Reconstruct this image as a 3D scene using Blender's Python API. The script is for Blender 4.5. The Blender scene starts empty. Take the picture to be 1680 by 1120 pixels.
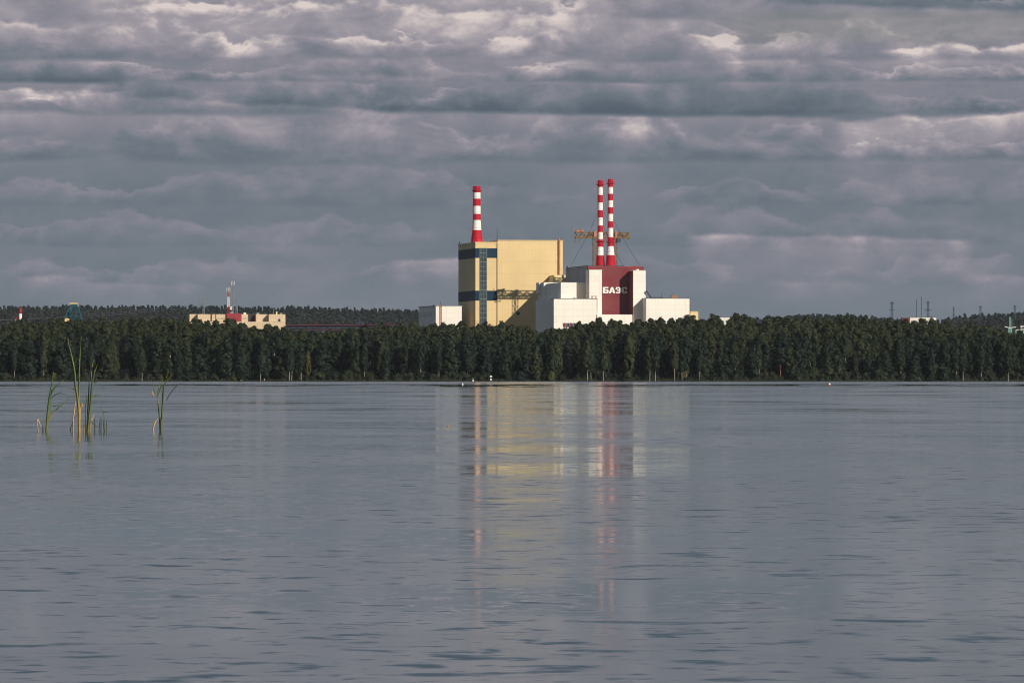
import bpy, math, random
import numpy as np
from mathutils import Vector

random.seed(7)
rng = np.random.default_rng(11)
S = bpy.context.scene
C = S.collection
R = math.radians

# ------------------------------------------------------------------ camera
FOC = 200.0
K = 36.0 / 1680.0 / FOC          # radians per photo pixel
CAMH, HOR = 1.5, 618.0           # eye height above the water, photo row of the horizon
cam = bpy.data.cameras.new('camera')
cam.lens = FOC
cam.sensor_width = 36.0
cam.shift_y = (HOR - 560.0) / 1680.0
cam.clip_start = 0.5
cam.clip_end = 30000.0
camo = bpy.data.objects.new('camera', cam)
camo.location = (0, 0, CAMH)
camo.rotation_euler = (R(90), 0, 0)
C.objects.link(camo)
S.camera = camo

# ------------------------------------------------------------------ light, exposure
SUN_E, SUN_A = R(24.0), R(37.5)  # elevation; azimuth to the right of straight behind the camera
sv = Vector((math.sin(SUN_A) * math.cos(SUN_E), -math.cos(SUN_A) * math.cos(SUN_E), math.sin(SUN_E)))
sl = bpy.data.lights.new('sun', 'SUN')
sl.energy = 4.7
sl.angle = R(0.5)
sl.color = (1.0, 0.92, 0.80)
slo = bpy.data.objects.new('sun', sl)
slo.rotation_euler = (-sv).to_track_quat('-Z', 'Y').to_euler()
C.objects.link(slo)
S.view_settings.view_transform = 'Standard'
S.view_settings.look = 'None'
S.view_settings.exposure = 0.0
S.view_settings.gamma = 1.0
S.render.engine = 'CYCLES'
S.cycles.max_bounces = 8
S.cycles.volume_bounces = 0
S.cycles.use_denoising = True
S.cycles.filter_width = 1.15


# ------------------------------------------------------------------ node helpers
class X:
    """a socket or a number, with arithmetic that adds math nodes"""
    nt = None

    def __init__(s, v): s.v = v

    def _m(s, op, *o):
        n = X.nt.nodes.new('ShaderNodeMath')
        n.operation = op
        for i, a in enumerate((s,) + o):
            a = a.v if isinstance(a, X) else a
            if isinstance(a, (int, float)): n.inputs[i].default_value = a
            else: X.nt.links.new(a, n.inputs[i])
        return X(n.outputs[0])

    def __add__(s, o): return s._m('ADD', o)
    __radd__ = __add__
    def __sub__(s, o): return s._m('SUBTRACT', o)
    def __rsub__(s, o): return X(o)._m('SUBTRACT', s)
    def __mul__(s, o): return s._m('MULTIPLY', o)
    __rmul__ = __mul__
    def __truediv__(s, o): return s._m('DIVIDE', o)
    def __neg__(s): return s._m('MULTIPLY', -1.0)
    def exp(s): return s._m('EXPONENT')
    def max(s, o): return s._m('MAXIMUM', o)
    def min(s, o): return s._m('MINIMUM', o)
    def abs(s): return s._m('ABSOLUTE')
    def pow(s, o): return s._m('POWER', o)

    def ss(s, a, b):
        n = X.nt.nodes.new('ShaderNodeMapRange')
        n.interpolation_type = 'SMOOTHSTEP'
        X.nt.links.new(s.v, n.inputs[0])
        n.inputs[1].default_value, n.inputs[2].default_value = a, b
        return X(n.outputs[0])


def xyz(x, y, z=0.0):
    n = X.nt.nodes.new('ShaderNodeCombineXYZ')
    for i, a in enumerate((x, y, z)):
        a = a.v if isinstance(a, X) else a
        if isinstance(a, (int, float)): n.inputs[i].default_value = a
        else: X.nt.links.new(a, n.inputs[i])
    return n.outputs[0]


def noise(vec, scale=1.0, detail=3.0, rough=0.5, color=False, dist=0.0):
    n = X.nt.nodes.new('ShaderNodeTexNoise')
    X.nt.links.new(vec, n.inputs['Vector'])
    n.inputs['Scale'].default_value = scale
    n.inputs['Detail'].default_value = detail
    n.inputs['Roughness'].default_value = rough
    n.inputs['Distortion'].default_value = dist
    return n.outputs['Color'] if color else X(n.outputs[0])


def sep(vec):
    n = X.nt.nodes.new('ShaderNodeSeparateXYZ')
    X.nt.links.new(vec, n.inputs[0])
    return [X(o) for o in n.outputs]


def ramp(fac, stops):
    n = X.nt.nodes.new('ShaderNodeValToRGB')
    X.nt.links.new(fac.v, n.inputs[0])
    e = n.color_ramp.elements
    while len(e) < len(stops): e.new(0.5)
    for i, (p, c) in enumerate(stops):
        e[i].position = p
        e[i].color = (*c, 1.0)
    return n.outputs[0]


def mixc(fac, a, b):
    n = X.nt.nodes.new('ShaderNodeMix')
    n.data_type = 'RGBA'
    for sock, v in ((n.inputs[0], fac), (n.inputs[6], a), (n.inputs[7], b)):
        v = v.v if isinstance(v, X) else v
        if isinstance(v, (int, float)): sock.default_value = v
        elif isinstance(v, tuple): sock.default_value = (*v, 1.0)
        else: X.nt.links.new(v, sock)
    return n.outputs[2]


def lin(r, g, b):
    f = lambda c: (c / 255 / 12.92) if c / 255 <= 0.04045 else ((c / 255 + 0.055) / 1.055) ** 2.4
    return (f(r), f(g), f(b))


# ------------------------------------------------------------------ sky
W = bpy.data.worlds.new('World')
S.world = W
W.use_nodes = True
nt = W.node_tree
X.nt = nt
nt.nodes.clear()
tc = nt.nodes.new('ShaderNodeTexCoord')
dx, dy, dz = sep(tc.outputs['Generated'])
dyc = dy.max(0.12)
PX = dx / dyc * (1.0 / K) + 840.0      # direction written as photo columns and rows (angles)
PY = HOR - dz / dyc * (1.0 / K)


big = noise(xyz(PX / 430.0, PY / 120.0, 1.0), 1.0, 4.0, 0.55) - 0.5
mid = noise(xyz(PX / 150.0, PY / 62.0, 4.0), 1.0, 5.0, 0.58, dist=0.5) - 0.5
fine = noise(xyz(PX / 58.0, PY / 34.0, 9.0), 1.0, 5.0, 0.6) - 0.5
grain = noise(xyz(PX / 16.0, PY / 12.0, 3.0), 1.0, 3.0, 0.6) - 0.5
puff = noise(xyz(PX / 110.0, PY / 70.0, 14.0), 1.0, 5.0, 0.6, dist=0.3).ss(0.30, 0.72)
upper = 1.0 - PY.ss(20.0, 330.0)
above = 1.0 - PY.ss(-1100.0, 10.0)
B = 0.37 + upper * 0.14 + big * (0.20 + upper * 0.26) + mid * (0.15 + upper * 0.26) + fine * (0.08 + upper * 0.13) + grain * (0.04 + upper * 0.04)


def bank(B, i, yb, h, dark, lite, cov, wid):
    """one bank of stratocumulus: flat shaded base at row yb, heaped lighter tops"""
    px, py = PX + B * 1e-4, PY + B * 1e-4      # chained after the banks before it
    nz = noise(xyz(px / (h * 1.7), py / (h * 0.95), i * 5.3), 1.0, 6.0, 0.60, dist=0.3) - 0.5
    ln = noise(xyz(px / wid, i * 2.9), 1.0, 3.0, 0.55)
    d = (nz * (h * 0.14) - py) + yb + (ln - 0.5) * (h * 0.35)
    top = (ln.ss(0.32, 0.70) * 1.1 + 0.35) * h
    t = (d + nz * (h * 1.5)) / top
    al = d.ss(-h * 0.05, h * 0.12) * (1.0 - t.ss(0.82, 1.04)) * (ln * 0.5 + noise(xyz(px / (wid * 0.7), py / (h * 3.0), i * 7.7), 1.0, 2.0, 0.5) * 0.5).ss(0.56 - cov * 0.32, 0.68 - cov * 0.32)
    tt = t.max(0.0).min(1.0)
    br = tt * (lite - dark) * (puff * 0.75 + 0.45) + dark + nz * 0.50 * (lite - dark) + fine * 0.15
    return B * (1.0 - al) + br * al


for i, (yb, h, dk, lt, cov, wid) in enumerate((
        (468, 40, .35, .54, .45, 230), (405, 48, .33, .54, .50, 260), (338, 52, .31, .54, .6, 320),
        (268, 76, .26, .64, .85, 420), (190, 66, .26, .66, .95, 480), (136, 44, .32, .74, .55, 300), (100, 62, .36, .80, .7, 360), (34, 80, .42, .84, .7, 420))):
    B = bank(B, i + 1.0, yb, h, dk, lt, cov, wid)
B = B + 0.035 + upper * 0.05 - above * 0.19


edge_n = noise(xyz(PX / 66.0, PY / 40.0, 3.7), 1.0, 5.0, 0.57) - 0.5
edge_l = noise(xyz(PX / 210.0, PY / 300.0, 1.3), 1.0, 2.0, 0.5) - 0.5


def edge(B, x0, y0, x1, y1, aA, hA, aB, hB, xa, xb, xs=60.0, namp=10.0, nsc=90.0, soft=5.0, seed=0.0):
    """a cloud outline: aA fades upwards above the line, aB fades downwards below it"""
    px, py = PX + B * 1e-4, PY + B * 1e-4
    nz, nl = edge_n, edge_l
    c = (px - x0) * ((y1 - y0) / (x1 - x0)) + y0 + nz * (namp * 2.6) + nl * (namp * 2.4)
    d = py - c
    s = d.ss(-soft, soft)
    aB = (puff * 0.8 + 0.30) * aB
    val = (1.0 - s) * aA * (d.min(0.0) / hA).exp() + s * aB * (-d.max(0.0) / hB).exp()
    wob = nz * (xs * 1.3)
    return B + val * (px + wob).ss(xa - xs, xa + xs) * (1.0 - (px + wob).ss(xb - xs, xb + xs))


E = [
    (200, 160, 560, 178, -.15, 42, .13, 50, 190, 640, 40, 5, 160, 5, 1),
    (560, 178, 1250, 193, -.15, 48, .15, 45, 600, 1370, 60, 5, 200, 5, 2),
    (0, 135, 200, 140, -.22, 24, .06, 30, -400, 195, 40, 5, 120, 5, 5),
    (490, 124, 720, 126, -.05, 12, .26, 12, 490, 715, 30, 5, 70, 6, 7),
    (200, 8, 960, 18, .05, 30, .50, 52, 190, 960, 60, 18, 90, 6, 8),
    (-100, 160, 200, 152, -.06, 18, .42, 40, -500, 205, 30, 16, 60, 5, 9),
    (1120, 62, 1220, 74, .0, 20, .62, 20, 1120, 1215, 14, 22, 40, 4, 10),
    (1460, 80, 1680, 78, .0, 20, .62, 14, 1465, 2200, 40, 12, 60, 4, 11),
    (1370, 202, 1680, 182, -.08, 25, .46, 44, 1375, 2200, 20, 8, 60, 5, 12),
    (940, 208, 1060, 200, .0, 25, .17, 40, 960, 1130, 40, 14, 60, 8, 14),
    (1280, 4, 1680, 20, -.30, 60, .04, 30, 1290, 2300, 120, 6, 160, 6, 15),
    (1130, 386, 1600, 392, -.03, 18, .46, 26, 1140, 1590, 20, 6, 60, 5, 16),
    (640, 428, 760, 424, -.02, 18, .46, 20, 650, 800, 15, 6, 50, 5, 17),
    (40, 454, 140, 452, .0, 18, .48, 18, 40, 135, 25, 10, 50, 5, 18),
    (140, 464, 330, 470, .0, 18, .28, 16, 130, 320, 30, 6, 50, 5, 19),
    (370, 372, 520, 368, .0, 18, .12, 28, 375, 530, 30, 12, 50, 7, 21),
    (400, 410, 520, 402, .0, 18, .11, 24, 400, 560, 30, 10, 50, 7, 23),
    (1250, 456, 1420, 464, .0, 18, .22, 22, 1270, 1420, 40, 12, 50, 6, 24),
    (1590, 452, 1700, 452, .0, 18, .28, 26, 1600, 2300, 30, 10, 60, 6, 25),
]
for e in E: B = edge(B, *e)
B = (B - 0.43) * 1.08 + 0.435
B = B.min(1.0).max(0.0)
ccol = ramp(B, [(0.0, lin(72, 83, 97)), (0.22, lin(92, 103, 115)), (0.40, lin(110, 119, 129)), (0.58, lin(135, 134, 145)),
                (0.76, lin(162, 155, 163)), (1.0, lin(219, 206, 202))])
ccol = mixc(above * 0.55, ccol, lin(92, 113, 134))
gap = PX.ss(1080, 1300) * (1.0 - (PY + mid * 60).ss(52, 84)) * (PY + fine * 20).ss(8, 30)
gap = gap * 0.35
sky = nt.nodes.new('ShaderNodeTexSky')
sky.sky_type = 'NISHITA'
sky.sun_disc = False
sky.sun_elevation = SUN_E
sky.sun_rotation = math.pi - SUN_A
sky.dust_density = 2.0
b1 = nt.nodes.new('ShaderNodeBackground')
nt.links.new(sky.outputs[0], b1.inputs[0])
b1.inputs[1].default_value = 0.05
b2 = nt.nodes.new('ShaderNodeBackground')
nt.links.new(ccol, b2.inputs[0])
b2.inputs[1].default_value = 1.0
mx = nt.nodes.new('ShaderNodeMixShader')
nt.links.new(gap.v, mx.inputs[0])
nt.links.new(b2.outputs[0], mx.inputs[1])
nt.links.new(b1.outputs[0], mx.inputs[2])
wo = nt.nodes.new('ShaderNodeOutputWorld')
nt.links.new(mx.outputs[0], wo.inputs[0])
W.cycles.sampling_method = 'MANUAL'
W.cycles.sample_map_resolution = 1024


# ------------------------------------------------------------------ materials
def mat(name, col, rough=0.7, var=0.12, scale=0.15, detail=4.0, metal=0.0, spec=0.3, stretch=(1, 1, 1), fn=None):
    m = bpy.data.materials.new(name)
    m.use_nodes = True
    X.nt = m.node_tree
    p = m.node_tree.nodes['Principled BSDF']
    t = m.node_tree.nodes.new('ShaderNodeTexCoord')
    x, y, z = sep(t.outputs['Object'])
    v = noise(xyz(x * stretch[0], y * stretch[1], z * stretch[2]), scale, detail, 0.6)
    dark = tuple(c * (1 - var) for c in col)
    lite = tuple(min(1.0, c * (1 + var)) for c in col)
    out = mixc(v.ss(0.3, 0.7), dark, lite)
    if fn: out = fn(out, x, y, z, t)
    m.node_tree.links.new(out, p.inputs['Base Color'])
    p.inputs['Roughness'].default_value = rough
    p.inputs['Metallic'].default_value = metal
    p.inputs['Specular IOR Level'].default_value = spec
    return m


def panels(w, h, line, dark):
    """joints of wall panels w x h metres, and faint rain streaks"""
    def f(out, x, y, z, t):
        a = x + y
        fu = (a / w)._m('FRACT')
        fz = (z / h)._m('FRACT')
        j = (1.0 - fu.ss(0.0, line / w) * fz.ss(0.0, line / h))
        o = mixc(j * dark, out, tuple(0.0 for _ in range(3)))
        ids = noise(xyz((a / w)._m('FLOOR'), (z / h)._m('FLOOR'), 3.0), 7.13, 0.0)
        o = mixc((ids - 0.5) * 0.14 + 0.03, o, (0.25, 0.23, 0.21))
        st = noise(xyz(a * 1.1, z * 0.05, 7.0), 1.0, 3.0, 0.6)
        return mixc(st.ss(0.52, 0.8) * 0.12, o, (0.16, 0.14, 0.12))
    return f


def cladding(out, x, y, z, t):
    a = x + y
    rib = ((a * 6.9)._m('SINE') * 0.5 + 0.5) * 0.10
    o = mixc(rib, out, (0.22, 0.16, 0.06))
    fz = (z / 6.4)._m('FRACT')
    o = mixc((1.0 - fz.ss(0.0, 0.06)) * 0.16, o, (0.1, 0.08, 0.03))
    st = noise(xyz(a * 0.8, z * 0.04, 2.0), 1.0, 3.0, 0.6)
    return mixc(st.ss(0.5, 0.85) * 0.10, o, (0.25, 0.2, 0.12))


def streaks(out, x, y, z, t):
    st = noise(xyz(x * 3.0 + y * 2.0, z * 0.12, 5.0), 1.0, 3.0, 0.6)
    o = mixc(st.ss(0.5, 0.8) * 0.35, out, (0.12, 0.09, 0.08))
    fz = (z / 4.2)._m('FRACT')
    return mixc((1.0 - fz.ss(0.0, 0.10)) * 0.45, o, (0.06, 0.04, 0.04))


M = {}
M['yellow'] = mat('yellow cladding', (0.66, 0.49, 0.245), 0.65, 0.05, 0.08, fn=cladding)
M['yellow_trim'] = mat('yellow trim', (0.60, 0.47, 0.23), 0.6, 0.06, 0.3)
M['navy'] = mat('navy cladding', (0.006, 0.027, 0.048), 0.6, 0.12, 0.2, spec=0.1)
M['white'] = mat('white panels', (0.80, 0.745, 0.665), 0.75, 0.03, 0.06, fn=panels(6.0, 3.0, 0.16, 0.28))
M['white_plain'] = mat('white concrete', (0.74, 0.69, 0.62), 0.75, 0.07, 0.2, fn=panels(3.0, 3.0, 0.12, 0.2))
M['maroon'] = mat('maroon cladding', (0.170, 0.028, 0.033), 0.7, 0.04, 0.1, spec=0.12, fn=panels(6.0, 6.0, 0.10, 0.15))
M['maroon_dark'] = mat('maroon steel', (0.24, 0.018, 0.026), 0.55, 0.08, 0.2)
M['letter'] = mat('white sign letters', (0.78, 0.75, 0.70), 0.5, 0.03, 0.4)
M['roof'] = mat('roof felt', (0.10, 0.10, 0.105), 0.9, 0.2, 0.2)
M['dark_steel'] = mat('dark steel', (0.035, 0.04, 0.05), 0.5, 0.2, 0.5, metal=0.3)
M['grey_steel'] = mat('grey steel', (0.22, 0.235, 0.25), 0.5, 0.15, 0.5, metal=0.3)
M['side'] = mat('slate grey cladding', (0.30, 0.31, 0.34), 0.7, 0.1, 0.1, fn=panels(6.0, 3.0, 0.14, 0.3))
M['glass'] = mat('dark glazing', (0.03, 0.05, 0.055), 0.12, 0.3, 0.35, spec=0.5)
M['mullion'] = mat('white frames', (0.19, 0.215, 0.22), 0.5, 0.1, 0.4)
M['red'] = mat('red stack paint', (0.43, 0.004, 0.020), 0.6, 0.10, 0.25, spec=0.12, fn=streaks)
M['stack_white'] = mat('white stack paint', (0.78, 0.745, 0.70), 0.55, 0.05, 0.25, fn=streaks)
M['rust'] = mat('rust red pipe', (0.36, 0.15, 0.08), 0.7, 0.2, 0.3)
M['crane'] = mat('ochre crane paint', (0.155, 0.085, 0.022), 0.6, 0.25, 0.4, spec=0.15)
M['beige'] = mat('beige concrete', (0.56, 0.44, 0.29), 0.8, 0.06, 0.2, fn=panels(50.0, 1.4, 0.16, 0.35))
M['dark_and_shade'] = mat('dark fittings and painted shade', (0.03, 0.028, 0.035), 0.4, 0.2, 0.4)  # dark fittings, and the shade painted into the beige building's recess
M['teal'] = mat('teal steel', (0.007, 0.075, 0.095), 0.5, 0.15, 0.4)
M['cap'] = mat('yellow cap boards', (0.85, 0.60, 0.25), 0.6, 0.06, 0.5)
M['antenna'] = mat('antenna casing', (0.50, 0.49, 0.47), 0.5, 0.05, 0.5)
M['pipe_red'] = mat('red pipe cladding', (0.075, 0.018, 0.032), 0.5, 0.15, 0.1)
M['pipe_blue'] = mat('blue pipe cladding', (0.05, 0.085, 0.13), 0.5, 0.15, 0.1)
M['cable'] = mat('bare cable', (0.42, 0.43, 0.44), 0.4, 0.1, 0.2)
M['green_pole'] = mat('pale green mast paint', (0.22, 0.42, 0.34), 0.5, 0.1, 0.4)
M['buoy_red'] = mat('red buoy plastic', (0.75, 0.03, 0.03), 0.4, 0.06, 3.0)
M['buoy_white'] = mat('white buoy plastic', (0.82, 0.80, 0.76), 0.4, 0.04, 3.0)
M['buoy_orange'] = mat('orange float plastic', (0.45, 0.16, 0.05), 0.4, 0.05, 3.0)
M['bark'] = mat('grey bark', (0.06, 0.05, 0.042), 0.9, 0.3, 1.5)
M['pine_bark'] = mat('reddish pine bark', (0.13, 0.065, 0.035), 0.9, 0.3, 1.5)


def birch_bark(out, x, y, z, t):
    n = noise(xyz(x * 2.0, y * 2.0, z * 5.0), 1.0, 3.0, 0.7)
    return mixc(n.ss(0.55, 0.62) * 0.8, out, (0.04, 0.035, 0.03))


M['birch_bark'] = mat('white birch bark', (0.38, 0.34, 0.29), 0.85, 0.1, 0.8, fn=birch_bark)


def leaf_mat(name, a, b, c, trans=0.25):
    """three leaf tints: per tree and per clump"""
    m = bpy.data.materials.new(name)
    m.use_nodes = True
    X.nt = m.node_tree
    nds = m.node_tree.nodes
    p = nds['Principled BSDF']
    oi = nds.new('ShaderNodeObjectInfo')
    t = nds.new('ShaderNodeTexCoord')
    rnd = X(oi.outputs['Random'])
    clump = noise(t.outputs['Object'], 0.55, 3.0, 0.6)
    v = (rnd * 0.65 + clump * 0.7 - 0.18)
    col = ramp(v, [(0.15, a), (0.5, b), (0.92, c)])
    m.node_tree.links.new(col, p.inputs['Base Color'])
    p.inputs['Roughness'].default_value = 0.6
    p.inputs['Specular IOR Level'].default_value = 0.2
    tr = nds.new('ShaderNodeBsdfTranslucent')
    m.node_tree.links.new(col, tr.inputs[0])
    mxn = nds.new('ShaderNodeMixShader')
    mxn.inputs[0].default_value = trans
    m.node_tree.links.new(p.outputs[0], mxn.inputs[1])
    m.node_tree.links.new(tr.outputs[0], mxn.inputs[2])
    m.node_tree.links.new(mxn.outputs[0], nds['Material Output'].inputs[0])
    return m


M['leaf_birch'] = leaf_mat('birch leaves', (0.0059, 0.0148, 0.0089), (0.0126, 0.0229, 0.0104), (0.0340, 0.0400, 0.0133), 0.10)
M['leaf_broad'] = leaf_mat('broad leaves', (0.0044, 0.0126, 0.0081), (0.0089, 0.0178, 0.0089), (0.0222, 0.0303, 0.0111), 0.10)
M['leaf_pine'] = leaf_mat('pine needles', (0.0048, 0.0112, 0.0080), (0.0080, 0.0152, 0.0088), (0.0144, 0.0208, 0.0096), 0.08)
M['leaf_yellow'] = leaf_mat('yellowing leaves', (0.026, 0.036, 0.013), (0.045, 0.048, 0.015), (0.066, 0.056, 0.014), 0.12)
M['leaf_far'] = leaf_mat('far forest needles', (0.006, 0.012, 0.013), (0.009, 0.016, 0.016), (0.018, 0.022, 0.018), 0.0)
M['leaf_under'] = leaf_mat('undergrowth leaves', (0.006, 0.012, 0.007), (0.010, 0.017, 0.008), (0.026, 0.028, 0.012), 0.0)
M['leaf_pine_far'] = leaf_mat('far needles tinted for cloud shade', (0.005, 0.010, 0.012), (0.007, 0.013, 0.014), (0.012, 0.017, 0.017), 0.0)  # crest copy of the far leaf tint, darkened for cloud shadow
M['leaf_grass'] = leaf_mat('bank grass', (0.02, 0.025, 0.012), (0.03, 0.034, 0.014), (0.05, 0.045, 0.02))
M['ground'] = mat('forest floor', (0.016, 0.017, 0.012), 0.95, 0.35, 0.05)


# ------------------------------------------------------------------ mesh helpers
class MB:
    def __init__(s): s.v, s.f, s.m = [], [], []

    def add(s, vs, fs, mi=0):
        o = len(s.v)
        s.v += [tuple(p) for p in vs]
        s.f += [tuple(i + o for i in f) for f in fs]
        s.m += [mi] * len(fs)
        return s

    def hexa(s, c, mi=0):
        """eight corners: bottom four then top four, counter-clockwise"""
        return s.add(c, [(3, 2, 1, 0), (4, 5, 6, 7), (0, 1, 5, 4), (1, 2, 6, 5), (2, 3, 7, 6), (3, 0, 4, 7)], mi)

    def bar(s, a, b, w, d=None, mi=0):
        a, b = Vector(a), Vector(b)
        d = d or w
        t = (b - a).normalized()
        up = Vector((0, 0, 1)) if abs(t.z) < 0.9 else Vector((0, 1, 0))
        x = t.cross(up).normalized() * (w / 2)
        y = x.cross(t).normalized() * (d / 2)
        return s.hexa([a - x - y, a + x - y, a + x + y, a - x + y, b - x - y, b + x - y, b + x + y, b - x + y], mi)

    def lathe(s, cx, cy, prof, n=24, mi=0, cap=True):
        """prof: (z, r, material) - the material is that of the ring above"""
        o = len(s.v)
        for (z, r, _) in prof:
            for k in range(n):
                a = 2 * math.pi * k / n
                s.v.append((cx + r * math.cos(a), cy + r * math.sin(a), z))
        for i in range(len(prof) - 1):
            for k in range(n):
                k2 = (k + 1) % n
                s.f.append((o + i * n + k, o + i * n + k2, o + (i + 1) * n + k2, o + (i + 1) * n + k))
                s.m.append(prof[i][2])
        if cap:
            s.f.append(tuple(o + (len(prof) - 1) * n + k for k in range(n)))
            s.m.append(prof[-1][2])
            s.f.append(tuple(o + n - 1 - k for k in range(n)))
            s.m.append(prof[0][2])
        return s

    def tube(s, pts, r, n=6, mi=0):
        pts = [Vector(p) for p in pts]
        rs = r if isinstance(r, (list, tuple)) else [r] * len(pts)
        o = len(s.v)
        for i, p in enumerate(pts):
            t = (pts[min(i + 1, len(pts) - 1)] - pts[max(i - 1, 0)]).normalized()
            up = Vector((0, 1, 0)) if abs(t.y) < 0.9 else Vector((1, 0, 0))
            x = t.cross(up).normalized()
            y = x.cross(t)
            for k in range(n):
                a = 2 * math.pi * k / n
                s.v.append(tuple(p + x * (rs[i] * math.cos(a)) + y * (rs[i] * math.sin(a))))
        for i in range(len(pts) - 1):
            for k in range(n):
                k2 = (k + 1) % n
                s.f.append((o + i * n + k, o + i * n + k2, o + (i + 1) * n + k2, o + (i + 1) * n + k))
                s.m.append(mi)
        s.f.append(tuple(o + k for k in range(n)))
        s.f.append(tuple(o + (len(pts) - 1) * n + n - 1 - k for k in range(n)))
        s.m += [mi, mi]
        return s

    def build(s, name, mats, parent=None, smooth=False):
        if not isinstance(mats, (list, tuple)): mats = [mats]
        org = Vector((0, 0, 0))
        q = parent
        while q is not None:
            org += q.location
            q = q.parent
        me = bpy.data.meshes.new(name)
        me.from_pydata([(a - org.x, b - org.y, c - org.z) for a, b, c in s.v], [], s.f)
        for m in mats: me.materials.append(m)
        me.polygons.foreach_set('material_index', s.m)
        if smooth: me.polygons.foreach_set('use_smooth', [True] * len(s.f))
        me.update()
        o = bpy.data.objects.new(name, me)
        C.objects.link(o)
        if parent is not None: o.parent = parent
        return o


def tag(o, label, cat, group=None):
    o['label'] = label
    o['category'] = cat
    if group: o['group'] = group
    return o


def thing(name, loc, label, cat, group=None):
    o = bpy.data.objects.new(name, None)
    o.empty_display_size = 1.0
    o.location = loc
    C.objects.link(o)
    return tag(o, label, cat, group)


def setting(o, kind='structure'):
    o['kind'] = kind
    return o


def at(px, py, D):
    return Vector(((px - 840.0) * K * D, D, CAMH + (HOR - py) * K * D))


# ------------------------------------------------------------------ terrain and water
NEAR = [(-200, 526), (0, 527), (60, 526), (100, 526), (130, 524), (200, 523), (310, 523), (335, 523), (360, 530), (385, 527), (420, 533), (450, 535),
        (480, 542), (520, 545), (560, 542), (600, 536), (690, 533), (730, 531), (780, 531), (850, 532), (880, 545), (905, 540), (925, 539),
        (945, 531), (965, 524), (1000, 523), (1040, 525), (1085, 521), (1120, 524), (1160, 520), (1300, 518), (1400, 520), (1450, 521),
        (1490, 524), (1540, 525), (1600, 531), (1630, 538), (1650, 547), (1680, 553), (1900, 545)]
RIDGE = [(-400, 500), (0, 500), (60, 500), (110, 499), (200, 500), (330, 499), (400, 502), (480, 501), (560, 503), (640, 505), (700, 507), (900, 520),
         (1145, 521), (1240, 519), (1300, 515), (1340, 512), (1400, 514), (1450, 519), (1490, 522), (1540, 521), (1580, 515), (1620, 513), (1680, 510), (2100, 508)]
NX, NY = zip(*NEAR)
RX, RY = zip(*RIDGE)


def ss(t):
    t = np.clip(t, 0, 1)
    return t * t * (3 - 2 * t)


def ground_z(x, y):
    x, y = np.asarray(x, float), np.asarray(y, float)
    px = 840 + x / (K * y)
    zr = CAMH + (HOR - np.interp(px, NX, NY)) * K * 2310 - 15.8
    zr = np.maximum(zr, 1.0)
    zg = CAMH + (HOR - np.interp(px, RX, RY)) * K * 5200 - 22.5
    shore = 2050 + 2.2 * np.sin(x / 23.0) + 1.4 * np.sin(x / 7.3 + 1.0)
    z = np.where(y < shore, np.maximum(-2.5, (y - shore) * 0.22), 0.5 * ss((y - shore) / 4.0))
    z = z + (zr - 0.5) * np.clip((y - shore - 4) / (2310 - 2054.0), 0, 1) ** 0.8 * (y > shore)
    pl = 6.0
    z = np.where(y > 2310, zr + (pl - zr) * ss((y - 2310) / 150), z)
    z = np.where(y > 3500, pl + (zg - pl) * ss((y - 3500) / 1700), z)
    return z


ys = np.concatenate([np.linspace(1990, 2045, 8), np.linspace(2046, 2060, 15), np.linspace(2065, 2320, 40), np.linspace(2340, 3500, 25), np.linspace(3560, 5300, 45), np.linspace(5500, 9000, 8)])
xs = np.concatenate([np.linspace(-2800, -520, 24), np.linspace(-510, 510, 205), np.linspace(520, 2800, 24)])
GX, GY = np.meshgrid(xs, ys)
GZ = ground_z(GX, GY)
mb = MB()
mb.v = [tuple(p) for p in np.stack([GX.ravel(), GY.ravel(), GZ.ravel()], 1)]
nx = len(xs)
for j in range(len(ys) - 1):
    for i in range(nx - 1):
        a = j * nx + i
        mb.f.append((a, a + 1, a + nx + 1, a + nx))
mb.m = [0] * len(mb.f)
setting(mb.build('terrain', M['ground'], smooth=True))

# water
wm = bpy.data.materials.new('lake water')
wm.use_nodes = True
X.nt = wm.node_tree
nds = wm.node_tree.nodes
nds.clear()
geo = nds.new('ShaderNodeNewGeometry')
wx, wy, wz = sep(geo.outputs['Position'])


def chan(col):
    n = nds.new('ShaderNodeSeparateColor')
    wm.node_tree.links.new(col, n.inputs[0])
    return [X(o) - 0.5 for o in n.outputs][:3]


r1 = chan(noise(xyz(wx / 0.60, wy / 0.55, 0.0), 1.0, 2.0, 0.55, color=True))    # ripples
r2 = chan(noise(xyz(wx / 2.6, wy / 2.2, 5.0), 1.0, 3.0, 0.6, color=True))       # wavelets
r3 = chan(noise(xyz(wx / 0.20, wy / 0.20, 9.0), 1.0, 1.0, 0.5, color=True))     # capillaries
gust = noise(xyz(wx / 9.0, wy / 14.0, 2.0), 1.0, 8.0, 0.70)                     # wind patches, all sizes
gust2 = noise(xyz(wx / 300.0, wy / 60.0, 7.0), 1.0, 5.0, 0.6)
calm = gust.ss(0.40, 0.62) * 0.85 + gust2.ss(0.38, 0.64) * 0.35 + 0.06
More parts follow.
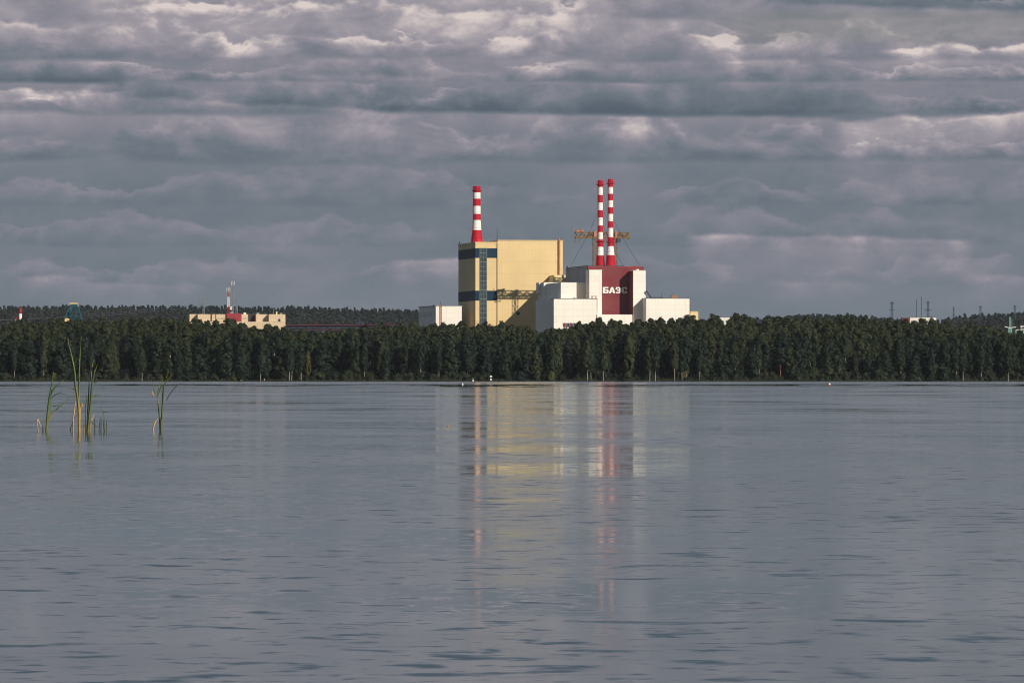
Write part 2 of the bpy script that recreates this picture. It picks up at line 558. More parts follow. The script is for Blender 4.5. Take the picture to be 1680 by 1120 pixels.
# sparse steeper fronts of wavelets
crest = (noise(xyz(wx / 0.62, wy / 0.75, 21.0), 1.0, 3.0, 0.55) - 0.560).max(0.0) + (noise(xyz(wx / 0.24, wy / 0.30, 27.0), 1.0, 2.0, 0.5) - 0.58).max(0.0) * 0.7
sln = noise(xyz(wx / 16.0, wy / 160.0, 31.0), 1.0, 5.0, 0.62)
slick_in = (wy + (gust2 - 0.5) * 160.0 + (sln - 0.5) * 1100.0)
slick = slick_in.ss(950, 990) * (1.0 - slick_in.ss(1080, 1130))
far = wy.ss(1150, 1400)
amp = (calm + far * 0.6) * (1.0 - slick * 0.92)
sx = (r1[0] * 0.022 + r2[0] * 0.008 + r3[0] * 0.014) * amp
sy = ((r1[1] * 0.058 + r2[1] * 0.045 + r3[1] * 0.028).abs() * amp + crest * 0.62 * (amp * 0.5 + 0.5) * (1.0 - slick))
nrm = nds.new('ShaderNodeVectorMath')
nrm.operation = 'NORMALIZE'
wm.node_tree.links.new(xyz(sx, -sy, 1.0), nrm.inputs[0])
gl = nds.new('ShaderNodeBsdfGlossy')
gl.distribution = 'BECKMANN'
gl.inputs['Color'].default_value = (0.95, 1.0, 0.985, 1)
rr = (amp * 0.085 + 0.055) * (1.0 - slick * 0.4)
wm.node_tree.links.new(rr.v, gl.inputs['Roughness'])
wm.node_tree.links.new(nrm.outputs[0], gl.inputs['Normal'])
df = nds.new('ShaderNodeBsdfDiffuse')
df.inputs[0].default_value = (0.022, 0.034, 0.040, 1)
fr = nds.new('ShaderNodeFresnel')
fr.inputs[0].default_value = 1.333
wm.node_tree.links.new(nrm.outputs[0], fr.inputs[1])
mxs = nds.new('ShaderNodeMixShader')
wm.node_tree.links.new(fr.outputs[0], mxs.inputs[0])
wm.node_tree.links.new(df.outputs[0], mxs.inputs[1])
wm.node_tree.links.new(gl.outputs[0], mxs.inputs[2])
wout = nds.new('ShaderNodeOutputMaterial')
wm.node_tree.links.new(mxs.outputs[0], wout.inputs[0])
mb = MB()
mb.add([(-2700, -150, 0), (2700, -150, 0), (2700, 2062, 0), (-2700, 2062, 0)], [(0, 1, 2, 3)])
setting(mb.build('water', wm))

# ------------------------------------------------------------------ trees
def crown_mesh(kind, rg):
    """leaf clumps through the crown's volume; metres, tree about 16 m tall"""
    P = {'birch': dict(z0=1.4, z1=16.5, R=3.0, n=125, c=0.92, lf=32, droop=1.35, s=0.37),
         'birch_tall': dict(z0=3.4, z1=17.6, R=2.6, n=110, c=0.88, lf=32, droop=1.45, s=0.36),
         'birch_bare': dict(z0=5.2, z1=16.5, R=2.1, n=75, c=0.85, lf=30, droop=1.5, s=0.36),
         'broad': dict(z0=0.5, z1=15.0, R=3.7, n=150, c=1.0, lf=34, droop=0.9, s=0.40),
         'pine': dict(z0=7.0, z1=17.5, R=2.6, n=70, c=0.95, lf=34, droop=0.6, s=0.40),
         'spruce': dict(z0=1.2, z1=17.0, R=2.5, n=110, c=0.75, lf=26, droop=0.7, s=0.36),
         'shrub': dict(z0=0.1, z1=3.6, R=2.3, n=34, c=0.75, lf=34, droop=0.9, s=0.36)}[kind]
    V, F = [], []
    n = P['n']
    lean = rg.uniform(-0.35, 0.35, 2)
    lobes = rg.uniform(0.72, 1.15, 7)
    ph = rg.uniform(0, 6.28)
    for i in range(n):
        t = (i + rg.uniform(0, 1)) / n
        if kind == 'spruce': r = P['R'] * (1 - t) ** 0.85 + 0.15
        elif kind == 'pine': r = P['R'] * (0.35 + 0.65 * math.sin(math.pi * min(1, 0.15 + 0.85 * t)) ** 0.7) * (1 - 0.45 * t)
        elif kind == 'shrub': r = P['R'] * (1 - t ** 2) ** 0.5
        else: r = P['R'] * (min(1, 0.45 + t / 0.4)) * (1 - t ** 3.4) ** 0.58
        th = rg.uniform(0, 6.283)
        r *= lobes[int((th + ph + 2.2 * t) / 6.2832 * 7) % 7]
        rad = r * (rg.uniform(0.12, 1.0) ** 0.5)
        z = P['z0'] + (P['z1'] - P['z0']) * t
        cc = np.array([rad * math.cos(th) + lean[0] * t, rad * math.sin(th) + lean[1] * t, z])
        cs = P['c'] * rg.uniform(0.65, 1.2) * (1.0 if kind in ('shrub', 'pine') else 1.12 - 0.5 * t)
        m = P['lf']
        d = rg.normal(size=(m, 3))
        d /= np.linalg.norm(d, axis=1)[:, None]
        rr_ = rg.uniform(0.35, 1.0, m) ** 0.5
        off = d * rr_[:, None] * cs * np.array([1, 1, P['droop']])
        nn = d * 0.75 + np.array([math.cos(th), math.sin(th), 0.25 + 0.5 * t]) * 0.75 + rg.normal(size=(m, 3)) * 0.4
        nn /= np.linalg.norm(nn, axis=1)[:, None]
        a = np.cross(nn, rg.normal(size=(m, 3)))
        a /= np.linalg.norm(a, axis=1)[:, None]
        b = np.cross(nn, a)
        s1 = P['s'] * rg.uniform(0.6, 1.15, m)[:, None]
        ctr = cc + off
        q = np.stack([ctr - a * s1 - b * s1 * 0.55, ctr + a * s1 * 0.2 - b * s1, ctr + a * s1 + b * s1 * 0.5, ctr - a * s1 * 0.3 + b * s1], 1)
        V.append(q.reshape(-1, 3))
    V = np.concatenate(V)
    return V


def quads_mesh(name, V, m):
    me = bpy.data.meshes.new(name)
    n = len(V) // 4
    me.vertices.add(len(V))
    me.vertices.foreach_set('co', V.astype(np.float32).ravel())
    me.loops.add(len(V))
    me.loops.foreach_set('vertex_index', np.arange(len(V), dtype=np.int32))
    me.polygons.add(n)
    me.polygons.foreach_set('loop_start', np.arange(0, len(V), 4, dtype=np.int32))
    me.polygons.foreach_set('loop_total', np.full(n, 4, dtype=np.int32))
    me.materials.append(m)
    me.update()
    me.validate()
    return me


def trunk_mb(kind, rg):
    m = MB()
    top = {'birch': 14.5, 'birch_tall': 16.5, 'birch_bare': 14.5, 'broad': 12.5, 'pine': 16.0, 'spruce': 16.0, 'shrub': 2.0}[kind]
    r0 = {'birch': 0.20, 'birch_tall': 0.19, 'birch_bare': 0.12, 'broad': 0.26, 'pine': 0.2, 'spruce': 0.2, 'shrub': 0.07}[kind]
    bx, by = rg.uniform(-0.5, 0.5, 2)
    pts = [(bx * math.sin(q * 2.4), by * math.sin(q * 2.0), -0.5 + (top + 0.5) * q) for q in np.linspace(0, 1, 7)]
    m.tube(pts, [r0 * (1 - 0.85 * q) for q in np.linspace(0, 1, 7)], 7)
    for _ in range(3 if kind == 'shrub' else 7):
        q = rg.uniform(0.35, 0.9)
        a = rg.uniform(0, 6.28)
        ln = rg.uniform(1.0, 2.2) * (0.4 if kind == 'shrub' else 1.0)
        b = Vector((bx * math.sin(q * 2.4), by * math.sin(q * 2.0), -0.5 + (top + 0.5) * q))
        e = b + Vector((math.cos(a) * ln, math.sin(a) * ln, ln * 0.6))
        m.tube([b, (b + e) / 2 + Vector((0, 0, 0.1)), e], [r0 * 0.35, r0 * 0.25, r0 * 0.1], 5)
    return m


PROTO = {}


def proto(kind, leaf, bark, name, nvar):
    lst = []
    for i in range(nvar):
        rg = np.random.default_rng(hash_seed(kind) + i * 17)
        V = crown_mesh(kind, rg)
        lst.append((quads_mesh('crown', V, M[leaf]), trunk_mb(kind, rg), V, bark))
    PROTO[kind + ('_yellow' if leaf == 'leaf_yellow' else '')] = dict(vars=lst, name=name, trunks=[None] * nvar)


def hash_seed(s): return sum(ord(c) * (i + 3) for i, c in enumerate(s))


proto('birch', 'leaf_birch', 'birch_bark', 'birch_tree', 5)
proto('birch_tall', 'leaf_birch', 'birch_bark', 'birch_tree', 4)
proto('birch_bare', 'leaf_birch', 'birch_bark', 'birch_tree', 4)
proto('broad', 'leaf_broad', 'bark', 'broadleaf_tree', 5)
proto('pine', 'leaf_pine', 'pine_bark', 'pine_tree', 4)
proto('spruce', 'leaf_pine', 'bark', 'spruce_tree', 3)
proto('shrub', 'leaf_broad', 'bark', 'shrub', 4)
proto('birch', 'leaf_yellow', 'birch_bark', 'birch_tree', 1)
proto('shrub', 'leaf_yellow', 'bark', 'shrub', 2)

LOOK = {'birch': 'pale-trunked green birch', 'birch_tall': 'slender pale-trunked birch', 'birch_bare': 'bare-stemmed white birch', 'broad': 'dark broadleaf tree',
        'pine': 'dark round-topped pine', 'spruce': 'narrow pointed spruce', 'shrub': 'low rounded green shrub',
        'birch_yellow': 'yellowing birch', 'shrub_yellow': 'yellow-brown low shrub'}
ZONES = [(60, 'below the small red and white chimney'), (160, 'below the teal lattice tower'), (305, 'between the teal tower and beige building'),
         (470, 'below the beige building'), (690, 'below the red and blue pipe bridge'), (760, 'below the small white hall'),
         (880, 'below the yellow building'), (980, 'below the windowed white wing'), (1060, 'below the maroon wall'),
         (1140, 'below the low white block'), (1300, 'just right of the plant'), (1450, 'left of the grey pylons'),
         (1550, 'below the grey pylons'), (1640, 'right of the grey pylons'), (9999, 'below the pale green mast')]
ROWS = ["at the water's edge", "behind the bank trees", "high in the shore wood"]


def put_tree(kind, x, y, sc, wid, rz, row):
    P = PROTO[kind]
    i = random.randrange(len(P['vars']))
    crown, trunk, V, bark = P['vars'][i]
    px = 840 + x / (K * y)
    zone = next(z for lim, z in ZONES if px < lim)
    o = thing(P['name'], (x, y, float(ground_z(x, y)) - 0.1), f"{LOOK[kind]} {ROWS[row]} {zone}",
              'shrub' if 'shrub' in kind else 'tree', 'shrubs along the far bank' if 'shrub' in kind else 'trees of the wood on the far shore')
    o.scale = (sc * wid, sc * wid, sc)
    o.rotation_euler = (0, 0, rz)
    c = bpy.data.objects.new('crown', crown)
    C.objects.link(c)
    c.parent = o
    if P['trunks'][i] is None:
        t = trunk.build('trunk', M[bark])
        P['trunks'][i] = t.data
    else:
        t = bpy.data.objects.new('trunk', P['trunks'][i])
        C.objects.link(t)
    t.parent = o
    return o


random.seed(21)
KX = K


def pick(row, px):
    u = random.random()
    if row == 0:
        if px < 470: w = [('birch', .30), ('birch_tall', .25), ('broad', .3), ('spruce', .08), ('pine', .07)]
        elif px < 700: w = [('birch', .3), ('birch_tall', .2), ('broad', .4), ('pine', .1)]
        else: w = [('birch', .28), ('birch_tall', .32), ('broad', .22), ('pine', .14), ('spruce', .04)]
    else:
        w = [('birch', .30), ('birch_tall', .22), ('broad', .34), ('pine', .10), ('spruce', .04)]
    for k, p in w:
        u -= p
        if u < 0: return k
    return 'broad'


XL = 196.0
count = 0
for row, (D, step) in enumerate(((2057.0, 4.5), (2066.0, 4.5), (2084.0, 4.6))):
    x = -XL - 0.01 * row
    while x < XL:
        px = 840 + x / (K * D)
        jit = random.uniform(-4, 5)
        if row == 0 and (505 < px < 590 or 840 < px < 872) and random.random() < 0.85:   # shaded coves
            x += step
            continue
        kind = pick(row, px)
        sc = random.uniform(0.60, 0.98) if row == 0 else random.uniform(0.72, 1.0)
        if row == 0 and 1330 < px < 1470: sc *= 0.72
        put_tree(kind, x + random.uniform(-1.2, 1.2), D + jit, sc, random.uniform(0.92, 1.35), random.uniform(0, 6.28), row)
        count += 1
        x += step * random.uniform(0.6, 1.4)
for px, kind, sc, w in ((505, 'birch_yellow', 0.62, 0.7), (1122, 'birch_yellow', 0.85, 0.75), (400, 'birch_yellow', 0.72, 0.6)):
    put_tree(kind, (px - 840) * K * 2053.5, 2053.5, sc, w, 1.0, 0)
for px, sc in ((395, .85), (398, .7), (428, .8), (475, .9), (478, .75), (494, .8), (598, .8), (690, .85), (720, .7), (964, .9), (970, .8), (990, .85), (1066, .85), (1075, .95),
               (1107, .9), (1119, .8), (1126, .95), (1148, .8), (1205, .85), (1245, .8), (1570, .9), (1580, .85), (1610, .8), (1655, .85), (150, .8), (72, .85), (24, .8), (233, .75)):
    put_tree('birch_bare', (px - 840) * K * 2051.8, 2051.8 + random.uniform(-.4, .6), sc, random.uniform(.8, 1.05), random.uniform(0, 6), 0)
for px, kind, sc, w in ((88, 'shrub_yellow', 0.75, 0.9), (310, 'shrub', 0.9, 1.0), (383, 'shrub_yellow', 0.8, 0.8), (1300, 'shrub', 0.8, 1.0), (1318, 'shrub', 1.0, 1.1),
                        (1335, 'shrub', 1.1, 1.0), (1362, 'shrub_yellow', 1.0, 0.8), (1375, 'shrub', 1.2, 0.9), (1500, 'shrub', 1.3, 1.1), (1535, 'shrub', 1.5, 1.2),
                        (1550, 'shrub', 1.1, 1.2), (520, 'shrub', 1.0, 1.3), (548, 'shrub', 0.8, 1.4), (572, 'shrub', 0.9, 1.2), (855, 'shrub', 0.9, 1.3), (905, 'shrub_yellow', 0.9, 0.9),
                        (690, 'shrub', 0.8, 1.2), (1030, 'shrub', 0.9, 1.2), (1210, 'shrub', 0.9, 1.2), (1440, 'shrub', 1.0, 1.2), (1620, 'shrub', 1.0, 1.2)):
    put_tree(kind, (px - 840) * K * 2053.0, 2053.0, sc, w, random.uniform(0, 6), 0)

# the wood behind the named trees reads as one mass
rg = np.random.default_rng(5)
parts, pt = [], []
for D, step in ((2104, 4.6), (2142, 4.4), (2165, 4.3), (2188, 4.3), (2212, 4.2), (2236, 4.2), (2260, 4.1), (2284, 4.0), (2306, 3.9)):
    x = -XL * D / 2057 - 4
    while x < XL * D / 2057 + 4:
        kind = rg.choice(['birch', 'birch_tall', 'broad', 'pine', 'spruce'], p=[.3, .24, .34, .09, .03])
        lst = PROTO[kind]['vars']
        V = lst[rg.integers(len(lst))][2]
        V = V.reshape(-1, 4, 3)[::(1 if D < 2170 else 2)].reshape(-1, 3)
        a = rg.uniform(0, 6.28)
        sc = rg.uniform(0.88, 1.0) * (0.94 if kind == 'birch_tall' else 1.0)
        w = sc * rg.uniform(1.05, 1.4)
        yy = D + rg.uniform(-12, 12)
        if yy > 2315: yy = 2315
        xx = x + rg.uniform(-1.5, 1.5)
        g = float(ground_z(xx, yy))
        ca, sa = math.cos(a), math.sin(a)
        Q = np.stack([(V[:, 0] * ca - V[:, 1] * sa) * w + xx, (V[:, 0] * sa + V[:, 1] * ca) * w + yy, V[:, 2] * sc + g], 1)
        hi = Q.reshape(-1, 4, 3)[:, 0, 2] > g + 5.0
        parts.append(Q.reshape(-1, 4, 3)[hi].reshape(-1, 3))
        x += step * rg.uniform(0.75, 1.25)
o = bpy.data.objects.new('woodland', quads_mesh('woodland', np.concatenate(parts), M['leaf_birch']))
C.objects.link(o)
tag(setting(o, 'stuff'), 'dense green canopy of the shore wood rising behind its front trees', 'woodland')

# far forest on the ridge
def far_tree(rg, kind):
    V = []
    H = 17.0
    n = 15
    for i in range(n):
        t = (i + 0.5) / n
        r = (2.6 * (1 - t) ** 0.8 + 0.2) if kind == 0 else 3.0 * math.sin(math.pi * (0.12 + 0.85 * t)) ** 0.7 * (1 - 0.25 * t)
        z = H * (0.1 + 0.9 * t) if kind == 0 else H * (0.42 + 0.56 * t)
        for k in range(5):
            a = rg.uniform(0, 6.28)
            rad = r * rg.uniform(0.3, 0.9)
            c = np.array([rad * math.cos(a), rad * math.sin(a), z + rg.uniform(-0.5, 0.5)])
            nn = np.array([math.cos(a), math.sin(a), 0.5]) + rg.normal(size=3) * 0.35
            nn /= np.linalg.norm(nn)
            u = np.cross(nn, rg.normal(size=3))
            u /= np.linalg.norm(u)
            b = np.cross(nn, u)
            s1 = rg.uniform(0.7, 1.25)
            V += [c - u * s1 - b * s1 * .6, c + u * s1 * .3 - b * s1, c + u * s1 + b * s1 * .6, c - u * s1 * .3 + b * s1]
    return np.array(V)


fars = [far_tree(rg, i % 2) for i in range(10)]
crest_t, slope_t = [], []
for D in np.arange(3950, 5280, 21.0):
    x0 = 200 * D / 2057
    x = -x0
    while x < x0:
        px = 840 + x / (K * D)
        x += rg.uniform(5.5, 12.5) if D < 5050 else rg.uniform(3.2, 7.5)
        if 720 < px < 1100: continue
        V = fars[rg.integers(10)]
        yy = D + rg.uniform(-9, 9)
        sc = rg.uniform(0.75, 1.2) if D < 5100 else rg.uniform(0.8, 1.28)
        g = float(ground_z(x, yy))
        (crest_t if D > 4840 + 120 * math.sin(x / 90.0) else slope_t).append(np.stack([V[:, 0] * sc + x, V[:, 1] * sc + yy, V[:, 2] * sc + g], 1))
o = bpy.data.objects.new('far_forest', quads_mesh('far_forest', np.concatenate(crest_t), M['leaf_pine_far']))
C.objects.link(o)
tag(setting(o, 'stuff'), 'forest along the top of the distant ridge, tinted dark for cloud shadow', 'forest')
o = bpy.data.objects.new('slope_forest', quads_mesh('slope_forest', np.concatenate(slope_t), M['leaf_far']))
C.objects.link(o)
tag(setting(o, 'stuff'), 'greyish mixed forest on the slope of the distant ridge', 'forest')

# undergrowth hugging the waterline
parts = []
for _ in range(620):
    V = PROTO['shrub']['vars'][rg.integers(4)][2].reshape(-1, 4, 3)[::2].reshape(-1, 3)
    x, y = rg.uniform(-XL, XL), 2051.5 + rg.uniform(0, 9)
    y += 2.2 * math.sin(x / 23.0) + 1.4 * math.sin(x / 7.3 + 1.0)
    a, sc = rg.uniform(0, 6.28), rg.uniform(0.25, 0.75)
    ca, sa = math.cos(a), math.sin(a)
    parts.append(np.stack([(V[:, 0] * ca - V[:, 1] * sa) * sc * 1.2 + x, (V[:, 0] * sa + V[:, 1] * ca) * sc + y, V[:, 2] * sc + float(ground_z(x, y)) - .1], 1))
o = bpy.data.objects.new('undergrowth', quads_mesh('undergrowth', np.concatenate(parts), M['leaf_under']))
C.objects.link(o)
tag(setting(o, 'stuff'), 'dark undergrowth along the far waterline beneath the trees', 'undergrowth')

# bank grass: tufts along the waterline
V = []
for _ in range(5200):
    x = rg.uniform(-XL, XL)
    y = 2050 + 2.2 * math.sin(x / 23.0) + 1.4 * math.sin(x / 7.3 + 1.0) + rg.uniform(-0.3, 3.0)
    g = float(ground_z(x, y))
    h = rg.uniform(0.25, 0.8) * (1.2 + math.sin(x * 0.31) * math.sin(x * 0.083)) * 0.6
    w = rg.uniform(0.06, 0.14)
    l = rg.normal() * 0.18
    a = rg.uniform(-0.8, 0.8)
    ca, sa = math.cos(a) * w, math.sin(a) * w
    V += [(x - ca, y - sa, g - 0.05), (x + ca, y + sa, g - 0.05), (x + ca * .3 + l, y + sa * .3, g + h), (x - ca * .3 + l, y - sa * .3, g + h)]
o = bpy.data.objects.new('bank_grass', quads_mesh('bank_grass', np.array(V), M['leaf_grass']))
C.objects.link(o)
tag(setting(o, 'stuff'), 'short dull grass along the far waterline', 'grass')

# ------------------------------------------------------------------ power station: frame turned 10 degrees
TH = R(10.0)
ct, st_ = math.cos(TH), math.sin(TH)
BASE = 6.0


class Frame:
    def __init__(s, px, D): s.ox, s.oy = (px - 840.0) * K * D, D

    def P(s, u, v, z): return (s.ox + u * ct - v * st_, s.oy + u * st_ + v * ct, z)

    def u(s, px, v):
        q = (px - 840.0) * K
        return (q * (s.oy + v * ct) - s.ox + v * st_) / (ct - q * st_)

    def z(s, py, u, v): return CAMH + (HOR - py) * K * (s.oy + u * st_ + v * ct)

    def box(s, m, u0, u1, v0, v1, z0, z1, mi=0):
        P = s.P
        return m.hexa([P(u0, v0, z0), P(u1, v0, z0), P(u1, v1, z0), P(u0, v1, z0), P(u0, v0, z1), P(u1, v0, z1), P(u1, v1, z1), P(u0, v1, z1)], mi)

    def pbox(s, m, px0, px1, v0, v1, y0, y1, mi=0):
        """front face spans photo columns px0..px1 and rows y0 (top)..y1 (None: the ground)"""
        u0, u1 = s.u(px0, v0), s.u(px1, v0)
        z1 = s.z(y0, u0, v0)
        z0 = BASE - 0.5 if y1 is None else s.z(y1, u0, v0)
        return s.box(m, u0, u1, v0, v1, z0, z1, mi)


F = Frame(780, 3080.0)

# ---- yellow reactor building
u815, u923 = F.u(815.7, 0), F.u(923, 0)
yb = thing('reactor_building', F.P(0, 0, BASE), 'tall yellow clad reactor building with navy bands and a glazed stair strip', 'building')
zt = F.z(399, 0, 0)
DEP = 56.0
m = MB()
F.box(m, 0, u815, 0, DEP, BASE - 0.5, zt)
F.box(m, -0.25, u815 + 0.0, -0.25, DEP + 0.2, zt + 0.003, zt + 0.7)
m.build('tower', M['yellow'], yb)
m = MB()
zh = F.z(395, u815, -0.8)
F.box(m, u815 + 0.003, u923, -0.8, 52.0, BASE - 0.5, zh)
m.build('main_hall', M['yellow'], yb)
m = MB()
F.box(m, u815 + 0.01, u923 + 0.2, -1.05, 52.2, zh + 0.003, zh + 0.45)
m.build('parapet', M['yellow_trim'], yb)
ug0, ug1 = F.u(787.6, -0.1), F.u(798.2, -0.1)
for (y0, y1) in ((407.2, 423.0), (476.7, 493.0)):
    m = MB()
    za, zb = F.z(y1, 0, 0), F.z(y0, 0, 0)
    F.box(m, -0.12, ug0 - 0.3, -0.12, -0.003, za, zb)
    F.box(m, ug1 + 0.3, u815 - 0.01, -0.12, -0.003, za, zb)
    F.box(m, -0.12, -0.003, 0.0, DEP - 0.3, za, zb)
    m.build('colour_band', M['navy'], yb)
m = MB()
zg = F.z(407, ug0, 0)
F.box(m, ug0, ug1, -0.14, -0.006, BASE, zg)
gl_ = m.build('stair_glazing', M['glass'], yb)
m = MB()
for uu in (ug0 - 0.22, ug1 - 0.02): F.box(m, uu, uu + 0.24, -0.35, -0.004, BASE, zg + 0.2)
for i in range(1, 4):
    uu = ug0 + (ug1 - ug0) * i / 4
    F.box(m, uu - 0.05, uu + 0.05, -0.24, -0.142, BASE, zg)
nfl = 26
for i in range(nfl + 1):
    zz = BASE + (zg - BASE) * i / nfl
    F.box(m, ug0, ug1, -0.22, -0.143, zz - (0.16 if i % 2 else 0.06), zz + 0.07)
m.build('mullions', M['mullion'], gl_)
m = MB()
F.box(m, F.u(916.3, -1.3), F.u(918.8, -1.3), -1.9, -0.81, F.z(452, u923, 0) - 20, F.z(394, u923, 0) + 1.0)
m.build('vent_duct', M['rust'], yb)
m = MB()
uc, zc = F.u(850, -0.8), F.z(514, 40, 0)
ring = [F.P(uc + 1.0 * math.cos(a), -1.0, zc + 1.0 * math.sin(a)) for a in np.linspace(0, 6.2832, 17)[:-1]]
rin2 = [F.P(uc + 1.0 * math.cos(a), -0.805, zc + 1.0 * math.sin(a)) for a in np.linspace(0, 6.2832, 17)[:-1]]
m.add(ring + rin2, [tuple(range(16))] + [(i, 16 + i, 16 + (i + 1) % 16, (i + 1) % 16) for i in range(16)])
m.build('wall_vent', M['dark_and_shade'], yb)
for (px, y0, w) in ((815.6, 374, 0.22), (919.5, 389.5, 0.18), (753.8, 396, 0.5), (799, 394, 0.15)):
    v = 6.0 if px > 800 else (1.5 if px > 790 else DEP - 2)
    uu = F.u(px, v)
    m = MB()
    m.bar(F.P(uu, v, zt if px < 810 else zh), F.P(uu, v, F.z(y0, uu, v)), w)
    if px == 815.6:
        zz = zh
        for k in range(6): m.bar(F.P(uu - .5, v, zz + .8 * k), F.P(uu + .5, v, zz + .8 * k + .4), 0.12)
    m.build('roof_mast', M['dark_steel'], yb)
m = MB()
for k in range(14):
    uu = 2 + k * (u815 - 4) / 13
    m.bar(F.P(uu, 0.6, zt + .6), F.P(uu, 0.6, zt + 1.6), 0.07)
m.bar(F.P(1.5, .6, zt + 1.6), F.P(u815 - 1.5, .6, zt + 1.6), 0.08)
m.build('roof_railing', M['grey_steel'], yb)


# ---- ventilation stacks
def stack(px, v, bands, widths, plats, label, frame=F, ladder_side=1, guys=()):
    """bands: photo rows from base to top with the colour above each; widths: (row, half width in px)"""
    u = frame.u(px, v)
    x, y, _ = frame.P(u, v, 0)
    k = K * y
    rows, hw = zip(*sorted(widths))
    rad = lambda r: float(np.interp(r, rows, hw)) * k
    zz = lambda r: CAMH + (HOR - r) * k
    o = thing('ventilation_stack', (x, y, zz(bands[0][0])), label, 'chimney', 'red and white ventilation stacks')
    prof = []
    for i, (r, c) in enumerate(bands):
        nxt = bands[i + 1][0] if i + 1 < len(bands) else None
        if nxt is None: break
        nsub = 3
        for q in range(nsub):
            rr_ = r + (nxt - r) * q / nsub
            prof.append((zz(rr_), rad(rr_), c))
    top = bands[-1][0]
    prof.append((zz(top) - 0.01, rad(top), 0))
    prof.append((zz(top), rad(top) * 0.82, 2))
    m = MB()
    m.lathe(x, y, prof, 28)
    m.build('shaft', [M['red'], M['stack_white'], M['roof']], o)
    for (r, c) in plats:
        m = MB()
        ra = rad(r)
        m.lathe(x, y, [(zz(r) - 0.6, ra + 0.02, 0), (zz(r) - 0.15, ra + 0.8, 0), (zz(r) + 0.1, ra + 0.8, 0)], 20)
        for a in np.linspace(0, 6.2832, 15)[:-1]:
            cx, cy = x + (ra + .75) * math.cos(a), y + (ra + .75) * math.sin(a)
            m.bar((cx, cy, zz(r) + .1), (cx, cy, zz(r) + 1.2), 0.09)
            a2 = a + 6.2832 / 14
            m.bar((cx, cy, zz(r) + 1.2), (x + (ra + .75) * math.cos(a2), y + (ra + .75) * math.sin(a2), zz(r) + 1.2), 0.1)
        m.build('gallery', M['red'], o)
    m = MB()
    a = R(-150)
    for sgn in (-0.22, 0.22):
        pts = []
        for r in np.linspace(bands[0][0] - 2, top + 2, 12):
            ra = rad(r) + 0.22
            pts.append((x + ra * math.cos(a) - sgn * math.sin(a), y + ra * math.sin(a) + sgn * math.cos(a), zz(r)))
        m.tube(pts, 0.06, 4)
    m.build('ladder', M['red'], o)
    m = MB()
    m.lathe(x, y, [(zz(bands[0][0]) - 0.4, rad(bands[0][0]) * 1.06, 0), (zz(bands[0][0]) + 0.5, rad(bands[0][0]) * 1.05, 0)], 28)
    m.build('base_ring', M['stack_white'], o)
    for (row, ex, ey, ev) in guys:
        m = MB()
        eu = frame.u(ex, ev)
        e = Vector(frame.P(eu, ev, frame.z(ey, eu, ev)))
        s_ = Vector((x, y, zz(row)))
        m.tube([s_ + (e - s_) * q - Vector((0, 0, 1.2 * math.sin(math.pi * q))) for q in np.linspace(0, 1, 8)], 0.075, 5)
        m.build('guy_wire', M['dark_steel'], o)
    return o


stack(782.3, 14.0, [(399.5, 0), (377.5, 1), (361, 0), (351, 1), (338, 0), (326, 1), (316, 0), (305.5, 0)],
      [(399.5, 10.2), (377.5, 7.4), (362, 6.4), (305, 6.0)], [(312.5, 0)], 'single thick red and white striped stack on the yellow building roof')

# ---- maroon reactor building with white stair towers
VM = -122.0
mr = thing('maroon_building', F.P(F.u(988, VM), VM, BASE), 'maroon reactor building between two white stair towers with white БАЭС letters', 'building')
u0m = F.u(964.3, VM)
u1m = F.u(1056, VM)
zm = F.z(438.5, u0m, VM)
m = MB()
HB = VM + 62.0
F.box(m, u0m, u1m, VM, HB, BASE - .5, zm)
m.build('reactor_hall', M['maroon'], mr)
m = MB()
F.box(m, u0m - 0.15, u0m - 0.003, VM + 2.6, HB - .2, BASE, zm - .01)
m.build('side_wall', M['side'], mr)
m = MB()
F.box(m, u0m - .2, u1m + .2, VM - .2, VM + 2.5, zm + 0.003, zm + 0.5)
m.build('roof_edge', M['maroon_dark'], mr)
m = MB()
F.box(m, u0m - .2, u1m + .2, VM + 2.51, HB + .2, zm + 0.003, zm + 0.3)
m.build('roof', M['roof'], mr)
VT = VM - 10.0
for (a, b, yt) in ((966.8, 987.4, 443.2), (1038.8, 1059.4, 444.3)):
    m = MB()
    F.pbox(m, a, b, VT, VM - 0.003, yt, None)
    tw = m.build('stair_tower', M['white'], mr)
    m = MB()
    ua, ub = F.u(a, VT), F.u(b, VT)
    zq = F.z(yt, ua, VT)
    F.box(m, ua - .15, ub + .15, VT - .15, VM - 0.01, zq + .003, zq + .3)
    m.build('coping', M['white_plain'], tw)
    if a > 1000:
        m = MB()
        F.box(m, ua - .12, ua - .003, VT + .05, VM - .01, BASE, zq)
        m.build('side_panel', M['maroon'], tw)
m = MB()
F.pbox(m, 980, 1037.5, VT - 2.0, VT - 0.004, 515.8, None)
m.build('entrance_wall', M['white'], mr)

# letters, 0..1 boxes (bold slab lettering)
def poly_letter(outline_list, px0, px1, y0, y1, name='letter'):
    mbl = MB()
    v = VM - 0.004
    for pts in outline_list:
        n = len(pts)
        fr_, bk = [], []
        for (a, b) in pts:
            px = px0 + (px1 - px0) * a
            u = F.u(px, VM)
            zz = F.z(y1 + (y0 - y1) * b, F.u(988, VM), VM)
            fr_.append(F.P(u, v - 0.5, zz))
            bk.append(F.P(u, v, zz))
        mbl.add(fr_ + bk, [tuple(range(n)), tuple(range(2 * n - 1, n - 1, -1))] + [(i, n + i, n + (i + 1) % n, (i + 1) % n) for i in range(n)])
    return mbl.build(name, M['letter'], mr)


def rect(a, b, c, d): return [(a, b), (c, b), (c, d), (a, d)]


